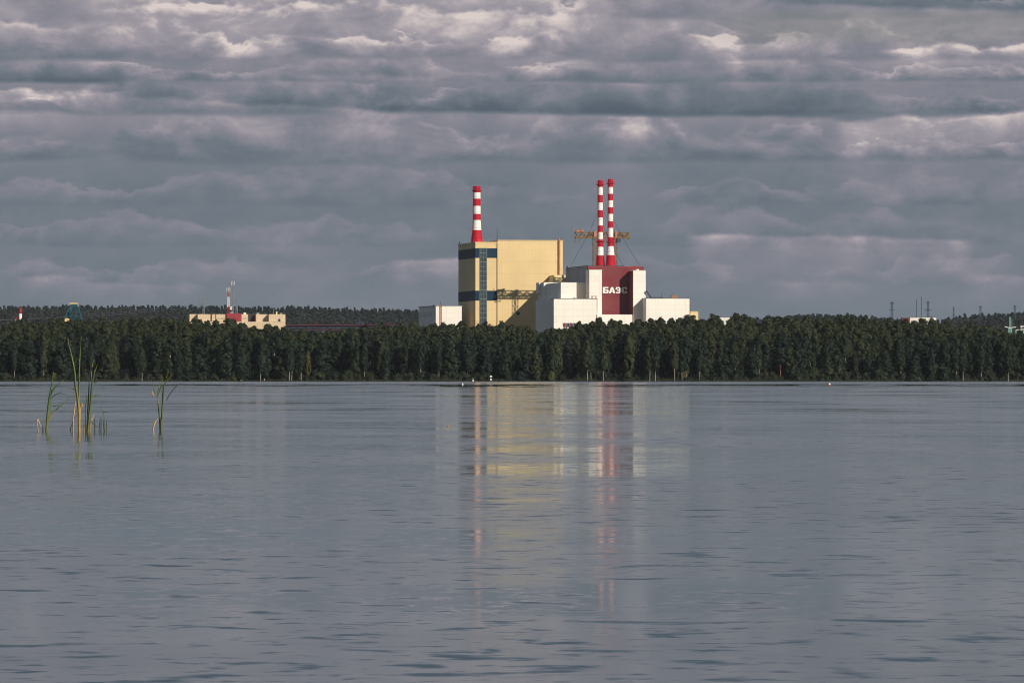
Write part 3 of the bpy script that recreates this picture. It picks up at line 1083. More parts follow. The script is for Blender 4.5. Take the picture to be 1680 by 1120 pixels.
y0L, y1L = 470.9, 481.0
poly_letter([rect(0, 0, .34, 1), rect(.345, .8, .95, 1), rect(.345, 0, .93, .2), rect(.345, .42, .93, .62), rect(.68, .203, 1, .417)], 988.8, 998.2, y0L, y1L)
poly_letter([[(0, 0), (.3, 0), (.52, .72), (.52, 1), (.36, 1)], [(.70, 0), (1, 0), (.66, 1), (.524, 1), (.524, .72)], [(.36, .2), (.63, .2), (.58, .36), (.41, .36)]], 998.6, 1009.2, y0L, y1L)
poly_letter([rect(.1, .8, .62, 1), rect(.1, 0, .62, .2), rect(.25, .41, .645, .59), [(.65, 0), (.82, .05), (.96, .25), (.96, .75), (.82, .95), (.65, 1)], rect(.0, .62, .3, .797)], 1009.6, 1018.6, y0L, y1L)
poly_letter([rect(.4, .8, .95, 1), rect(.4, 0, .95, .2), [(.396, 1), (.2, .95), (.03, .72), (.03, .28), (.2, .05), (.396, 0)], rect(.7, .62, .98, .797), rect(.7, .203, .98, .36)], 1019.2, 1028.8, y0L, y1L)

# roof gear of the maroon building: steel gantry rail on its left roof edge, posts
m = MB()
gz = F.z(435.8, u0m, VM)
for v in np.linspace(VM + 4, HB - 1, 9): m.bar(F.P(u0m + .6, v, zm), F.P(u0m + .6, v, gz), 0.35)
m.bar(F.P(u0m + .6, VM + 3, gz), F.P(u0m + .6, HB, gz), 0.5)
m.bar(F.P(u0m + .6, HB - .4, zm - 9), F.P(u0m + .6, HB - .4, gz + 1), 0.7)
m.bar(F.P(u0m + .6, VM + 3, gz), F.P(F.u(1024, VM + 3), VM + 3, gz), 0.35)
m.build('roof_gantry', M['dark_steel'], mr)
m = MB()
m.lathe(*F.P(F.u(1045.5, VT + 2), VT + 2, 0)[:2], [(F.z(444, u1m, VT), 0.9, 0), (F.z(441.5, u1m, VT), 0.9, 0)], 12)
m.build('roof_vent', M['white_plain'], mr)
m = MB()
uu = F.u(1041.5, VM + 2)
m.bar(F.P(uu, VM + 2, zm), F.P(uu, VM + 2, F.z(435.3, uu, VM)), 0.45)
m.bar(F.P(uu - 1.2, VM + 2, zm + .6), F.P(uu + 1.2, VM + 2, zm + .6), 0.4)
m.build('roof_light', M['maroon_dark'], mr)

# ---- white wing in front with windows; upper cube; shaded rear block
VW = -140.0
wg = thing('white_wing', F.P(F.u(908.5, VW), VW, BASE), 'stepped white panelled wing with red framed windows left of the maroon wall', 'building')
m = MB()
F.pbox(m, 908.6, 977.6, VW, VT - .01, 490.2, None)
fw = m.build('front_block', M['white'], wg)
m = MB()
ua, ub = F.u(908.6, VW), F.u(977.6, VW)
zq = F.z(490.2, ua, VW)
F.box(m, ua - .2, ub + .9, VW - .2, VT - .2, zq + .003, zq + .3)
m.build('roof_edge', M['roof'], fw)
m = MB()
F.pbox(m, 920.2, 945.8, -128.0, -87.01, 463.2, 500)
F.box(m, F.u(908.6, VW) + .01, F.u(945.8, -128.0), VT + .01, -87.01, BASE, F.z(490.2, ua, VW) - .01)
m.build('upper_block', M['white'], wg)
m = MB()
F.pbox(m, 945.9, 964.0, -120.0, -87.01, 463.0, None)
m.build('link_block', M['white'], wg)
m = MB()
F.pbox(m, 892.2, 918.0, -87.0, -70.0, 463.2, None)
m.build('rear_block', M['white'], wg)
m = MB()
ul = F.u(893.0, -0.81)
F.box(m, ul, ul + 14.0, -58.0, -0.82, BASE, F.z(465.0, ul, -.8))
m.build('connecting_block', M['white'], wg)
m = MB()
uu = F.u(892.2, -87)
F.box(m, uu - 1.2, uu - 0.003, -79.0, -71.0, F.z(466.0, uu, -79) - 5, F.z(463.4, uu, -79))
m.build('stair_box', M['white_plain'], wg)
m = MB()
m.bar(F.P(ub + .55, VW - .3, BASE), F.P(ub + .55, VW - .3, zq + .2), 0.35)
m.build('drainpipe', M['dark_steel'], wg)
m = MB()
uu = F.u(974.5, VW + 4)
for a in (-1, 1):
    for b in (-1, 1): m.bar(F.P(uu + a, VW + 4 + b, zq), F.P(uu + a, VW + 4 + b, zq + 1.3), 0.25)
F.box(m, uu - 1.3, uu + 1.3, VW + 2.7, VW + 5.3, zq + 1.3, zq + 1.6)
m.build('roof_frame', M['rust'], wg)
for px in (917, 943):
    m = MB()
    F.pbox(m, px - 1, px + 1, -131.5, -129.0, 488.3, 490.2)
    m.build('roof_unit', M['dark_steel'], wg)
for k, px in enumerate(np.arange(923.5, 951, 3.6)):
    m = MB()
    F.pbox(m, px, px + 3.0, VW - .12, VW - .004, 530.2, 536.5)
    wn = m.build('window', M['glass'] if k % 3 else M['maroon_dark'], wg)
    m = MB()
    F.pbox(m, px + 3.05, px + 3.5, VW - .3, VW - .004, 530.0, 536.8)
    F.pbox(m, px, px + 3.0, VW - .35, VW - .125, 529.6, 530.4)
    if k % 3 == 1:
        F.pbox(m, px + .6, px + 1.1, VW - .3, VW - .125, 530.5, 536.3)
        F.pbox(m, px + 1.9, px + 2.4, VW - .3, VW - .125, 530.5, 536.3)
    m.build('window_frame', M['mullion'] if k % 3 else M['maroon_dark'], wn)

# ---- yellow duct house on the roof behind
VD = -14.0
dh = thing('duct_house', F.P(F.u(909, VD), VD, F.z(465, 40, VD)), 'yellow sloping duct house on the roof beside the yellow hall', 'roof house')
P = F.P
zb, zt2 = F.z(463.5, 45, VD), F.z(451.2, 45, VD)
ua, ub = F.u(908.2, VD), F.u(922.8, VD)
m = MB()
m.hexa([P(ua - 1, VD - 1.2, zb - 1), P(ub, VD - 1.2, zb - 1), P(ub, -1.1, zb - 1), P(ua - 1, -1.1, zb - 1),
        P(ua + .3, VD, zt2), P(ub - .5, VD, zt2), P(ub - .5, -1.1, zt2), P(ua + .3, -1.1, zt2)])
m.build('housing', M['yellow_trim'], dh)
ua2, ub2 = F.u(924.6, VD), F.u(934.5, VD)
m = MB()
F.box(m, ub + .2, ub2, VD, -3, zb - 1, zb + .9)
m.hexa([P(ua2 + .8, VD + .5, zb + .9), P(ub2 - .6, VD + .5, zb + .9), P(ub2 - .6, -6, zb + .9), P(ua2 + .8, -6, zb + .9),
        P(ua2 + .2, VD + .5, zt2), P(ub2 - 1.0, VD + .5, zt2), P(ub2 - 1.0, -6, zt2), P(ua2 + .2, -6, zt2)])
m.build('duct', M['yellow_trim'], dh)
m = MB()
xx, yy, _ = P(F.u(928.3, VD - .3), VD - .3, 0)
m.lathe(xx, yy, [(zb + .9, .7, 0), (zb + 2.4, .7, 0), (zb + 2.9, .3, 0)], 12)
m.build('fan_cowl', M['pipe_blue'], dh)
m = MB()
m.bar(P(ub + .9, VD + .1, zb + .9), P(ub - .3, VD + .1, zt2 + .2), .5)
m.build('brace', M['dark_steel'], dh)

# ---- right low block, hut
VR = VT - 9.5
rb = thing('low_block', F.P(F.u(1060, VR), VR, BASE), 'low white panelled block right of the maroon wall', 'building')
m = MB()
F.pbox(m, 1060.2, 1131.2, VR, VT - .01, 489.6, None)
u1b = F.u(1131.2, VR)
F.box(m, F.u(1060.2, VR) + 3.0, u1b, VT, VM + 40, BASE, F.z(489.6, F.u(1060, VR), VR))
bl = m.build('walls', M['white'], rb)
m = MB()
ua = F.u(1060.2, VR)
zq = F.z(489.6, ua, VR)
F.box(m, ua - .15, u1b + .15, VR - .15, VT - .02, zq + .003, zq + .3)
m.build('roof_edge', M['roof'], rb)
m = MB()
m.bar(P(F.u(1060.3, VT - 1.2), VT - 1.2, zq + 4.2), P(F.u(1068.5, VT - 1.2), VT - 1.2, zq + .3), 0.8)
m.build('roof_stair', M['dark_steel'], rb)
m = MB()
uu = F.u(1105, VR + 3)
F.box(m, uu - 1.4, uu + 1.6, VR + 2, VR + 4, zq + .3, zq + 1.4)
F.box(m, uu - 1.6, uu + 1.8, VR + 1.9, VR + 4.1, zq + 1.403, zq + 1.7)
m.build('roof_unit', M['rust'], rb)
m = MB()
for px in (1067, 1074, 1080, 1085, 1129):
    uu = F.u(px, VR + 2)
    m.bar(P(uu, VR + 2, zq), P(uu, VR + 2, zq + (3.2 if px == 1085 else 0.9)), 0.16)
F.box(m, F.u(1070, VR + 2), F.u(1088, VR + 2), VR + 2.2, VR + 3.2, zq + .3, zq + .7)
m.build('roof_poles', M['dark_steel'], rb)
m = MB()
m.bar(P(u1b + .4, VR + .6, BASE), P(u1b + .4, VR + .6, zq), .2)
for z in np.arange(BASE, zq, 1.1): m.bar(P(u1b + .1, VR + .3, z), P(u1b + .9, VR + .3, z), .14)
m.build('fire_ladder', M['dark_steel'], rb)
m = MB()
ht = thing('pump_house', F.P(F.u(1131.6, -78), -78, BASE), 'small yellow flat roofed house at the right end of the low white block', 'building')
F.pbox(m, 1132, 1145.6, -78, -70, 511.0, None)
m.build('walls', M['yellow'], ht)
m = MB()
for px in (1132.6, 1138.6):
    F.pbox(m, px, px + 3.0, -78.2, -78.004, 517.3, 521)
m.build('window', M['dark_and_shade'], ht)
m = MB()
F.pbox(m, 1131.8, 1145.9, -78.3, -69.8, 510.5, 510.98)
m.build('roof', M['yellow_trim'], ht)

# ---- small white hall at the left
VL = -6.0
hl = thing('white_hall', F.P(F.u(715, VL), VL, BASE), 'small white hall with high side windows left of the yellow tower', 'building')
m = MB()
F.pbox(m, 715.0, 757.6, VL, VL + 58, 502.2, None)
m.build('walls', M['white'], hl)
ul, ur_ = F.u(715, VL), F.u(757.6, VL)
zq = F.z(502.2, ul, VL)
m = MB()
F.box(m, ul - .2, ur_ + .2, VL - .2, VL + 58.2, zq + .003, zq + .4)
m.build('roof_edge', M['grey_steel'], hl)
for k in range(11):
    m = MB()
    v0 = VL + 4 + k * 4.8
    F.box(m, ul - .12, ul - .004, v0, v0 + 3.3, zq - 5.2, zq - 2.6)
    m.build('window', M['glass'], hl)
m = MB()
uu = F.u(723.5, VL - .5)
for a in (-.45, .45): m.bar(P(uu + a, VL - .5, BASE), P(uu + a, VL - .5, zq + 1.6), .2)
for z in np.arange(BASE + 1, zq + 1.4, .9): m.bar(P(uu - .45, VL - .5, z), P(uu + .45, VL - .5, z), .2)
m.build('fire_ladder', M['rust'], hl)
m = MB()
m.bar(P(uu, VL + 1, zq), P(uu, VL + 1, zq + 2.6), .22)
m.bar(P(F.u(711, VL + 8), VL + 8, zq), P(F.u(711, VL + 8), VL + 8, zq + 1.0), .5)
m.build('roof_pole', M['dark_steel'], hl)

# ---- twin stacks on the maroon building
VS = VM + 13.0
stack(984.9, VS, [(439.5, 0), (419, 1), (405, 0), (393, 1), (381, 0), (370, 1), (357, 0), (345, 1), (332.5, 0), (320, 1), (307, 0), (295.5, 0)],
      [(439.5, 7.8), (419, 6.0), (405, 5.0), (393, 4.3), (296, 4.1)], [(303, 0), (396, 0)], 'left one of the twin slender red and white stacks on the maroon building',
      guys=((341, 936.2, 436.0, HB - 1), (360, 1023.5, 437.5, VM + 34)))
stack(1001.6, VS - 3, [(439.5, 0), (418.5, 1), (404, 0), (389, 1), (374, 0), (363, 1), (351, 0), (340, 1), (329, 0), (318, 1), (307, 0), (293.8, 0)],
      [(439.5, 8.6), (418.5, 6.6), (404, 5.0), (389, 4.5), (294, 4.2)], [(301, 0), (396.5, 0)], 'right one of the twin slender red and white stacks on the maroon building',
      guys=((350, 1051, 438.0, HB - 3),))

# ---- crane behind the stacks
VC = HB - 2.5
uc0, uc1 = F.u(943.5, VC), F.u(1030.8, VC)
zc0, zc1 = F.z(390.6, 60, VC), F.z(380.8, 60, VC)
cr = thing('tower_crane', F.P(F.u(993, VC), VC, zm), 'ochre lattice crane with a long level boom behind the twin stacks', 'crane')
m = MB()
for vv in (VC - 1.4, VC + 1.4):
    m.bar(P(uc0, vv, zc0 + .3), P(uc1, vv, zc0 + .3), .6, .8)
    m.bar(P(uc0, vv, zc1 - .2), P(uc1, vv, zc1 - .2), .36, .45)
    n = 14
    for i in range(n):
        a, b = uc0 + (uc1 - uc0) * i / n, uc0 + (uc1 - uc0) * (i + 1) / n
        m.bar(P(a, vv, zc0 + .3 if i % 2 else zc1 - .2), P(b, vv, zc1 - .2 if i % 2 else zc0 + .3), .3)
        if i % 2 == 0: m.bar(P(a, vv, zc0 + .3), P(a, vv, zc1 - .2), .14)
    m.bar(P(uc1, vv, zc0 - .8), P(uc1, vv, zc1), .4)
for i in range(8):
    a = uc0 + (uc1 - uc0) * i / 7
    m.bar(P(a, VC - 1.4, zc1 - .2), P(a, VC + 1.4, zc1 - .2), .25)
    m.bar(P(a, VC - 1.4, zc0 + .3), P(a, VC + 1.4, zc0 + .3), .25)
m.build('boom', M['crane'], cr)
for (a, b) in ((972.3, 979.0), (1006.8, 1012.2)):
    ua, ub = F.u(a, VC), F.u(b, VC)
    m = MB()
    for vv in (VC - 1.2, VC + 1.2):
        for uu in (ua + .15, ub - .15): m.bar(P(uu, vv, zm), P(uu, vv, zc0), .22)
        n = 9
        for i in range(n):
            z0_, z1_ = zm + (zc0 - zm) * i / n, zm + (zc0 - zm) * (i + 1) / n
            m.bar(P(ua, vv, z0_ if i % 2 else z1_), P(ub, vv, z1_ if i % 2 else z0_), .17)
            m.bar(P(ua, vv, z0_), P(ub, vv, z0_), .16)
    m.build('leg', M['crane'], cr)
    m = MB()
    F.box(m, ua + .4, ub - .4, VC - 2.0, VC + 2.0, zc0 + .5, zc1 + .3)
    m.build('slewing_post', M['rust'], cr)
m = MB()
u_a = F.u(945, VC)
F.box(m, u_a, u_a + 2.0, VC - 1, VC + 1, zc1 + .1, zc1 + .9)
m.lathe(*P(u_a + 2.8, VC, 0)[:2], [(zc1 + .1, .9, 0), (zc1 + 1.2, .9, 0)], 10)
F.box(m, u_a + 3.0, F.u(957, VC), VC - 1.1, VC + 1.1, zc1 + .1, zc1 + 1.3)
m.bar(P(u_a - .6, VC, zc1), P(u_a - 1.2, VC, zc1 + 2.2), .2)
m.build('winch', M['rust'], cr)
m = MB()
for uu in (uc0 + .1, uc0 + 2.4): m.bar(P(uu, VC, zc0), P(uu, VC, F.z(397, 55, VC)), .25)
m.bar(P(uc0 - .2, VC, F.z(396.6, 55, VC)), P(uc0 + 2.7, VC, F.z(396.6, 55, VC)), .3)
m.build('hanging_frame', M['crane'], cr)
m = MB()
F.box(m, F.u(1010.5, VC), F.u(1016.8, VC), VC - 2.6, VC - .8, F.z(397.4, 70, VC), zc0 - .1)
cb = m.build('cab', M['dark_steel'], cr)
m = MB()
for uu in (F.u(1000.5, VC), F.u(1017, VC), F.u(1025, VC), F.u(967, VC)):
    F.box(m, uu - .8, uu + .8, VC - .9, VC + .9, zc0 + .9, zc0 + 1.9)
m.build('counterweight', M['crane'], cr)

# ------------------------------------------------------------------ beige building at the left with maroon block
G = Frame(311, 2900.0)
TH_keep = (ct, st_)
bg = thing('beige_building', G.P(0, 0, BASE), 'long low beige concrete building with one maroon block on its front', 'building')
m = MB()
G.pbox(m, 311, 468, 0, 7, 515.3, None)
m.build('walls', M['beige'], bg)
for a, b in ((324.5, 345.2), (347.6, 353.2), (354.6, 371.8), (396.2, 406.8), (441.2, 468.2)):
    m = MB()
    G.pbox(m, a, b, -5, -.004, 515.4, 527.4)
    m.build('bay', M['beige'], bg)
m = MB()
G.pbox(m, 372, 396.4, -6.2, -5.01 + 5, 513.8, 527.4)
m.build('maroon_block', M['maroon_dark'], bg)
m = MB()
G.pbox(m, 311, 468.2, -7.0, -.01, 527.5, None)
m.build('lower_storey', M['beige'], bg)
for a, b in ((345.3, 347.5), (353.3, 354.5), (418.6, 420.2)):
    m = MB()
    G.pbox(m, a, b, -4.6, -.004, 515.6, 527.4)
    m.build('column', M['maroon'], bg)
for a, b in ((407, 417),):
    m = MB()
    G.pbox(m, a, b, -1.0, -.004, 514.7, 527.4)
    m.build('recess_shade', M['dark_and_shade'], bg)  # dark slab painted in for the shade between the bays
for a, b, y in ((355, 371, 522.3), (397, 406.6, 522.3)):
    m = MB()
    G.pbox(m, a, b, -5.1, -5.004, y - .35, y + .35)
    m.build('string_course', M['dark_and_shade'], bg)
m = MB()
G.pbox(m, 456.2, 460.0, -5.2, -5.004, 525.0, 526.9)
u_ = G.u(458.1, -5)
zz = G.z(525, u_, -5)
m.add([G.P(u_ - .8, -5.2, zz), G.P(u_ + .8, -5.2, zz), G.P(u_, -5.2, zz + .8), G.P(u_ - .8, -5.004, zz), G.P(u_ + .8, -5.004, zz), G.P(u_, -5.004, zz + .8)],
      [(0, 1, 2), (5, 4, 3), (0, 2, 5, 3), (1, 4, 5, 2)])
m.build('emblem', M['dark_and_shade'], bg)
for px, h, w, mt in ((401.5, .6, 1.2, 'stack_white'), (423, .5, 1.4, 'grey_steel'), (453.8, 1.1, .6, 'cap'), (380, 1.0, 1.5, 'grey_steel'), (461, .5, 1.0, 'grey_steel')):
    m = MB()
    u_ = G.u(px, 2)
    zz = G.z(515.3, u_, 2)
    G.box(m, u_ - w / 2, u_ + w / 2, 1.5, 2.5, zz - .2, zz + h)
    G.box(m, u_ - w / 2 - .1, u_ + w / 2 + .1, 1.4, 2.6, zz + h + .003, zz + h + .15)
    m.build('roof_unit', M[mt], bg)


def lattice(m, x, y, z0, z1, w0, w1, n, r=0.12, mi=0):
    for i in range(n):
        za, zb_ = z0 + (z1 - z0) * i / n, z0 + (z1 - z0) * (i + 1) / n
        wa, wb = w0 + (w1 - w0) * i / n, w0 + (w1 - w0) * (i + 1) / n
        mm = mi(i) if callable(mi) else mi
        ca = [(-1, -1), (1, -1), (1, 1), (-1, 1)]
        for k in range(4):
            p, q = ca[k], ca[(k + 1) % 4]
            m.bar((x + p[0] * wa / 2, y + p[1] * wa / 2, za), (x + p[0] * wb / 2, y + p[1] * wb / 2, zb_), r * 1.5, mi=mm)
            m.bar((x + p[0] * wa / 2, y + p[1] * wa / 2, za), (x + q[0] * wb / 2, y + q[1] * wb / 2, zb_), r, mi=mm)
            m.bar((x + p[0] * wb / 2, y + p[1] * wb / 2, zb_), (x + q[0] * wb / 2, y + q[1] * wb / 2, zb_), r, mi=mm)
    return m


def mast(name, px, ytop, D, w0, w1, n, mt, label, cat, r=0.14, arms=(), panels_=0, colours=None, group=None):
    p = at(px, ytop, D)
    z0 = float(ground_z(p.x, p.y)) - .2
    o = thing(name, (p.x, p.y, z0), label, cat, group)
    m = MB()
    mats = [M[k] for k in (colours[0] if colours else [mt])]
    lattice(m, p.x, p.y, z0, p.z, w0, w1, n, r, colours[1] if colours else 0)
    m.build('lattice', mats, o)
    for (dz_, l, rr_) in arms:
        m = MB()
        m.bar((p.x - l, p.y, p.z - dz_), (p.x + l, p.y, p.z - dz_), rr_)
        m.bar((p.x - l, p.y, p.z - dz_), (p.x, p.y, p.z - dz_ + 1.0), rr_ * .6)
        m.bar((p.x + l, p.y, p.z - dz_), (p.x, p.y, p.z - dz_ + 1.0), rr_ * .6)
        m.build('cross_arm', M[mt], o)
    for k in range(panels_):
        a = R(-90 + (k - (panels_ - 1) / 2) * 65)
        m = MB()
        cx, cy = p.x + math.cos(a) * .85, p.y + math.sin(a) * .85
        m.bar((cx, cy, p.z - 1.2), (cx, cy, p.z + .9), .26, .16)
        m.bar((p.x, p.y, p.z - .4), (cx, cy, p.z - .4), .1)
        m.build('antenna', M['antenna'], o)
    return o, p


mast('antenna_mast', 374.8, 475.0, 2945, 1.0, .7, 32, 'red', 'red and white antenna mast beside the maroon block', 'mast', .13, (), 3,
     colours=(['red', 'stack_white'], lambda i: 1 if 25 <= i <= 28 else 0))
mo, p = mast('antenna_mast', 382.2, 464.0, 2960, 1.1, .8, 14, 'grey_steel', 'plain grey antenna mast with white panels at its top', 'mast', .17, (), 3)
m = MB()
q = at(378.6, 505.5, 2960)
m.lathe(q.x, q.y - .6, [(q.z - .8, .3, 0), (q.z - .75, .62, 0), (q.z - .2, .5, 0), (q.z, .25, 0), (q.z + .2, .5, 0), (q.z + .75, .62, 0), (q.z + .8, .3, 0)], 12)
m.bar((q.x, q.y - .5, q.z), (mo.location.x, mo.location.y, q.z), .15)
m.build('antenna_drum', M['stack_white'], mo)
mast('lattice_pylon', 388.3, 491.5, 3000, 1.5, .7, 12, 'grey_steel', 'short grey lattice pylon right of the two antenna masts', 'pylon', .15, ((1.0, .9, .16),))
mast('lattice_pylon', 334.2, 490.0, 3050, 1.6, .7, 10, 'grey_steel', 'thin grey pylon rising behind the beige building', 'pylon', .13, ((.3, 1.0, .22),))
mast('thin_mast', 448.8, 480.0, 3100, .35, .2, 14, 'grey_steel', 'needle thin mast behind the right end of the beige building', 'mast', .07, ((4.3, .5, .2),))

# ------------------------------------------------------------------ teal lattice tower with yellow cap, hut, chimneys at far left
D = 3250.0
p0, k_ = at(121, 497, D), K * D
gz0 = float(ground_z(p0.x, p0.y))
tt = thing('lattice_tower', (p0.x, p0.y, gz0), 'teal steel lattice tower with a yellow cap on the wooded slope', 'tower')
prof = [(-1, 17.5), (3.0, 13.5 * 1.0), (8, 12.3), (14, 10.3), (18, 8.6), (23.5, 5.6)]   # height in px above row 527 - half width px
hz = lambda h: at(0, 526 - h, D).z
pr = [(gz0, 17.5 * k_)] + [(hz(h), w * k_) for h, w in prof[1:]]
for sgn, face in ((-1, 'front'), (1, 'back')):
    m = MB()
    for i in range(len(pr) - 1):
        (za, wa), (zb_, wb) = pr[i], pr[i + 1]
        da, db = wa * .75, wb * .75
        for s1 in ((-1, -.4, .4, 1) if sgn < 0 else (-1, 1)):
            m.bar((p0.x + s1 * wa, p0.y + sgn * da, za), (p0.x + s1 * wb, p0.y + sgn * db, zb_), .42 if abs(s1) == 1 else .22)
        m.bar((p0.x - wb, p0.y + sgn * db, zb_), (p0.x + wb, p0.y + sgn * db, zb_), .3)
        for (s1, s2) in ((-1, -.4), (.4, -.4), (.4, 1)) if sgn < 0 else ():
            m.bar((p0.x + s1 * wa, p0.y + sgn * da, za), (p0.x + s2 * wb, p0.y + sgn * db, zb_), .14)
    m.build('lattice_face', M['teal'], tt)
m = MB()
m.hexa([(p0.x - pr[0][1] * .3, p0.y - 1.5, gz0), (p0.x + pr[0][1] * .3, p0.y - 1.5, gz0), (p0.x + pr[0][1] * .3, p0.y + 1.5, gz0), (p0.x - pr[0][1] * .3, p0.y + 1.5, gz0),
        (p0.x - 1.1, p0.y - 1.2, hz(21)), (p0.x + 1.1, p0.y - 1.2, hz(21)), (p0.x + 1.1, p0.y + 1.2, hz(21)), (p0.x - 1.1, p0.y + 1.2, hz(21))])
m.build('core', M['dark_steel'], tt)
m = MB()
m.hexa([(p0.x - 24 * k_, p0.y + 4, gz0), (p0.x - 15.5 * k_, p0.y + 4, gz0), (p0.x - 15.5 * k_, p0.y + 9, gz0), (p0.x - 24 * k_, p0.y + 9, gz0),
        (p0.x - 9 * k_, p0.y + 3, hz(25)), (p0.x - 6 * k_, p0.y + 3, hz(25)), (p0.x - 6 * k_, p0.y + 6, hz(25)), (p0.x - 9 * k_, p0.y + 6, hz(25))])
m.build('sheeted_side', M['dark_steel'], tt)
m = MB()
w = 6.4 * k_
m.hexa([(p0.x - w, p0.y - w, hz(27.4)), (p0.x + w, p0.y - w, hz(27.4)), (p0.x + w, p0.y + w, hz(27.4)), (p0.x - w, p0.y + w, hz(27.4)),
        (p0.x - w, p0.y - w, hz(29)), (p0.x + w, p0.y - w, hz(29)), (p0.x + w, p0.y + w, hz(29)), (p0.x - w, p0.y + w, hz(29))])
m.build('cap', M['cap'], tt)
m = MB()
w = 5.0 * k_
m.hexa([(p0.x - w, p0.y - w, hz(23.5)), (p0.x + w, p0.y - w, hz(23.5)), (p0.x + w, p0.y + w, hz(23.5)), (p0.x - w, p0.y + w, hz(23.5)),
        (p0.x - w, p0.y - w, hz(27.3)), (p0.x + w, p0.y - w, hz(27.3)), (p0.x + w, p0.y + w, hz(27.3)), (p0.x - w, p0.y + w, hz(27.3))])
m.build('head', M['teal'], tt)

p1 = at(110, 526, D - 30)
hu = thing('hut', (p1.x, p1.y, float(ground_z(p1.x, p1.y))), 'small pale yellow gabled hut left of the teal tower', 'hut')
m = MB()
zt1, zg1 = at(0, 524, D - 30).z, float(ground_z(p1.x, p1.y))
w = 3.2 * K * D
m.hexa([(p1.x - w, p1.y - 2, zg1), (p1.x + w, p1.y - 2, zg1), (p1.x + w, p1.y + 2, zg1), (p1.x - w, p1.y + 2, zg1),
        (p1.x - w, p1.y - 2, zt1), (p1.x + w, p1.y - 2, zt1), (p1.x + w, p1.y + 2, zt1), (p1.x - w, p1.y + 2, zt1)])
m.build('walls', M['cap'], hu)
m = MB()
zr1 = at(0, 521.8, D - 30).z
w2 = w + .3
m.add([(p1.x - w2, p1.y - 2.3, zt1 + .003), (p1.x + w2, p1.y - 2.3, zt1 + .003), (p1.x + w2, p1.y + 2.3, zt1 + .003), (p1.x - w2, p1.y + 2.3, zt1 + .003),
       (p1.x - w * .4, p1.y, zr1), (p1.x + w * .4, p1.y, zr1)], [(3, 2, 1, 0), (0, 1, 5, 4), (2, 3, 4, 5), (1, 2, 5), (3, 0, 4)])
m.build('roof', M['cap'], hu)


def small_chimney(px, w, y0, bands, label, D=2900.0):
    p = at(px, y0, D)
    k = K * D
    g = float(ground_z(p.x, p.y))
    o = thing('small_chimney', (p.x, p.y, g), label, 'chimney')
    zz = lambda r: CAMH + (HOR - r) * k
    m = MB()
    prof = [(g - .3, w * k * 1.05, 0)]
    for r, c, f in bands: prof.append((zz(r), w * k * f, c))
    m.lathe(p.x, p.y, prof, 16)
    m.build('shaft', [M['red'], M['stack_white'], M['maroon_dark']], o)
    m = MB()
    r = bands[-1][0] + 2
    m.lathe(p.x, p.y, [(zz(r), w * k * 1.05, 0), (zz(r) + .2, w * k * 1.35, 0), (zz(r) + .4, w * k * 1.35, 0)], 16)
    m.build('gallery', M['maroon_dark'], o)


small_chimney(33.3, 2.6, 505, [(524.5, 1, 1.0), (514.5, 2, 1.0), (512, 2, 1.2), (507, 2, 1.15), (505, 2, .8)], 'red and white banded chimney on the far left')
small_chimney(26.5, 1.2, 520, [(528, 1, 1.0), (524, 0, 1.0), (520, 0, 1.0)], 'thin pale red chimney left of the banded one', 2890)

# overhead cables on the left
for (pts, lb) in (([(-30, 526, 3300), (60, 523.5, 3280), (110, 520, 3240)], 'sagging cable running left from the teal tower'),
                  ([(140, 519.2, 3240), (230, 513.5, 3150), (334, 501.5, 3050)], 'lower pale cable between the teal tower and the thin pylon'),
                  ([(140, 516.0, 3240), (230, 510.3, 3150), (334, 498.0, 3050)], 'upper pale cable between the teal tower and the thin pylon')):
    a = [at(*q) for q in pts]
    m = MB()
    cv = []
    for t in np.linspace(0, 1, 14):
        cv.append(a[0] * ((1 - t) ** 2) + a[1] * (2 * t * (1 - t)) + a[2] * t * t)
    m.tube(cv, .07, 5)
    tag(m.build('cable', M['cable']), lb, 'cable', 'overhead cables')

# ------------------------------------------------------------------ pipe bridge
D = 3020.0
pb = at(570, 540, D)
pbz = float(ground_z(pb.x, pb.y))
pg = thing('pipe_bridge', (pb.x, pb.y, pbz), 'long red and blue pipe bridge above the trees left of the white hall', 'pipe bridge')
for (ya, w, mt, xa, xb, dy_) in ((533.2, .40, 'pipe_red', 462, 668, 0), (534.9, .30, 'pipe_blue', 472, 640, .8), (541.2, .36, 'pipe_red', 470, 690, 0), (542.8, .4, 'pipe_blue', 470, 690, .6),
                                 (538.2, .22, 'pipe_blue', 466, 690, 1.5)):
    m = MB()
    a, b = at(xa, ya + .2, D + dy_), at(xb, ya - .1, D + dy_)
    m.tube([a, (a + b) / 2, b], w, 8)
    m.build('pipe', M[mt], pg)
m = MB()
for i, px in enumerate(np.arange(468, 672, 6.0)):
    a, b = at(px, 533, D + .4), at(px, 543, D + .4)
    m.bar(a, b, .22)
    c = at(px + 6, 533 if i % 2 else 543, D + .4)
    m.bar(b if i % 2 else a, c, .14)
m.build('truss', M['dark_steel'], pg)
for px in (480, 530, 580, 630, 668):
    m = MB()
    a = at(px, 543, D + .4)
    m.bar(a, (a.x, a.y, pbz - 1), .5)
    m.build('support', M['grey_steel'], pg)
for px, w in ((515, 8), (586, 10), (632, 6)):
    m = MB()
    a, b = at(px, 532.6, D), at(px + w, 532.2, D)
    m.tube([a, a + Vector((0, 0, 1.0)), b + Vector((0, 0, 1.0)), b], .2, 6)
    m.build('expansion_loop', M['pipe_red'] if px != 586 else M['pipe_blue'], pg)

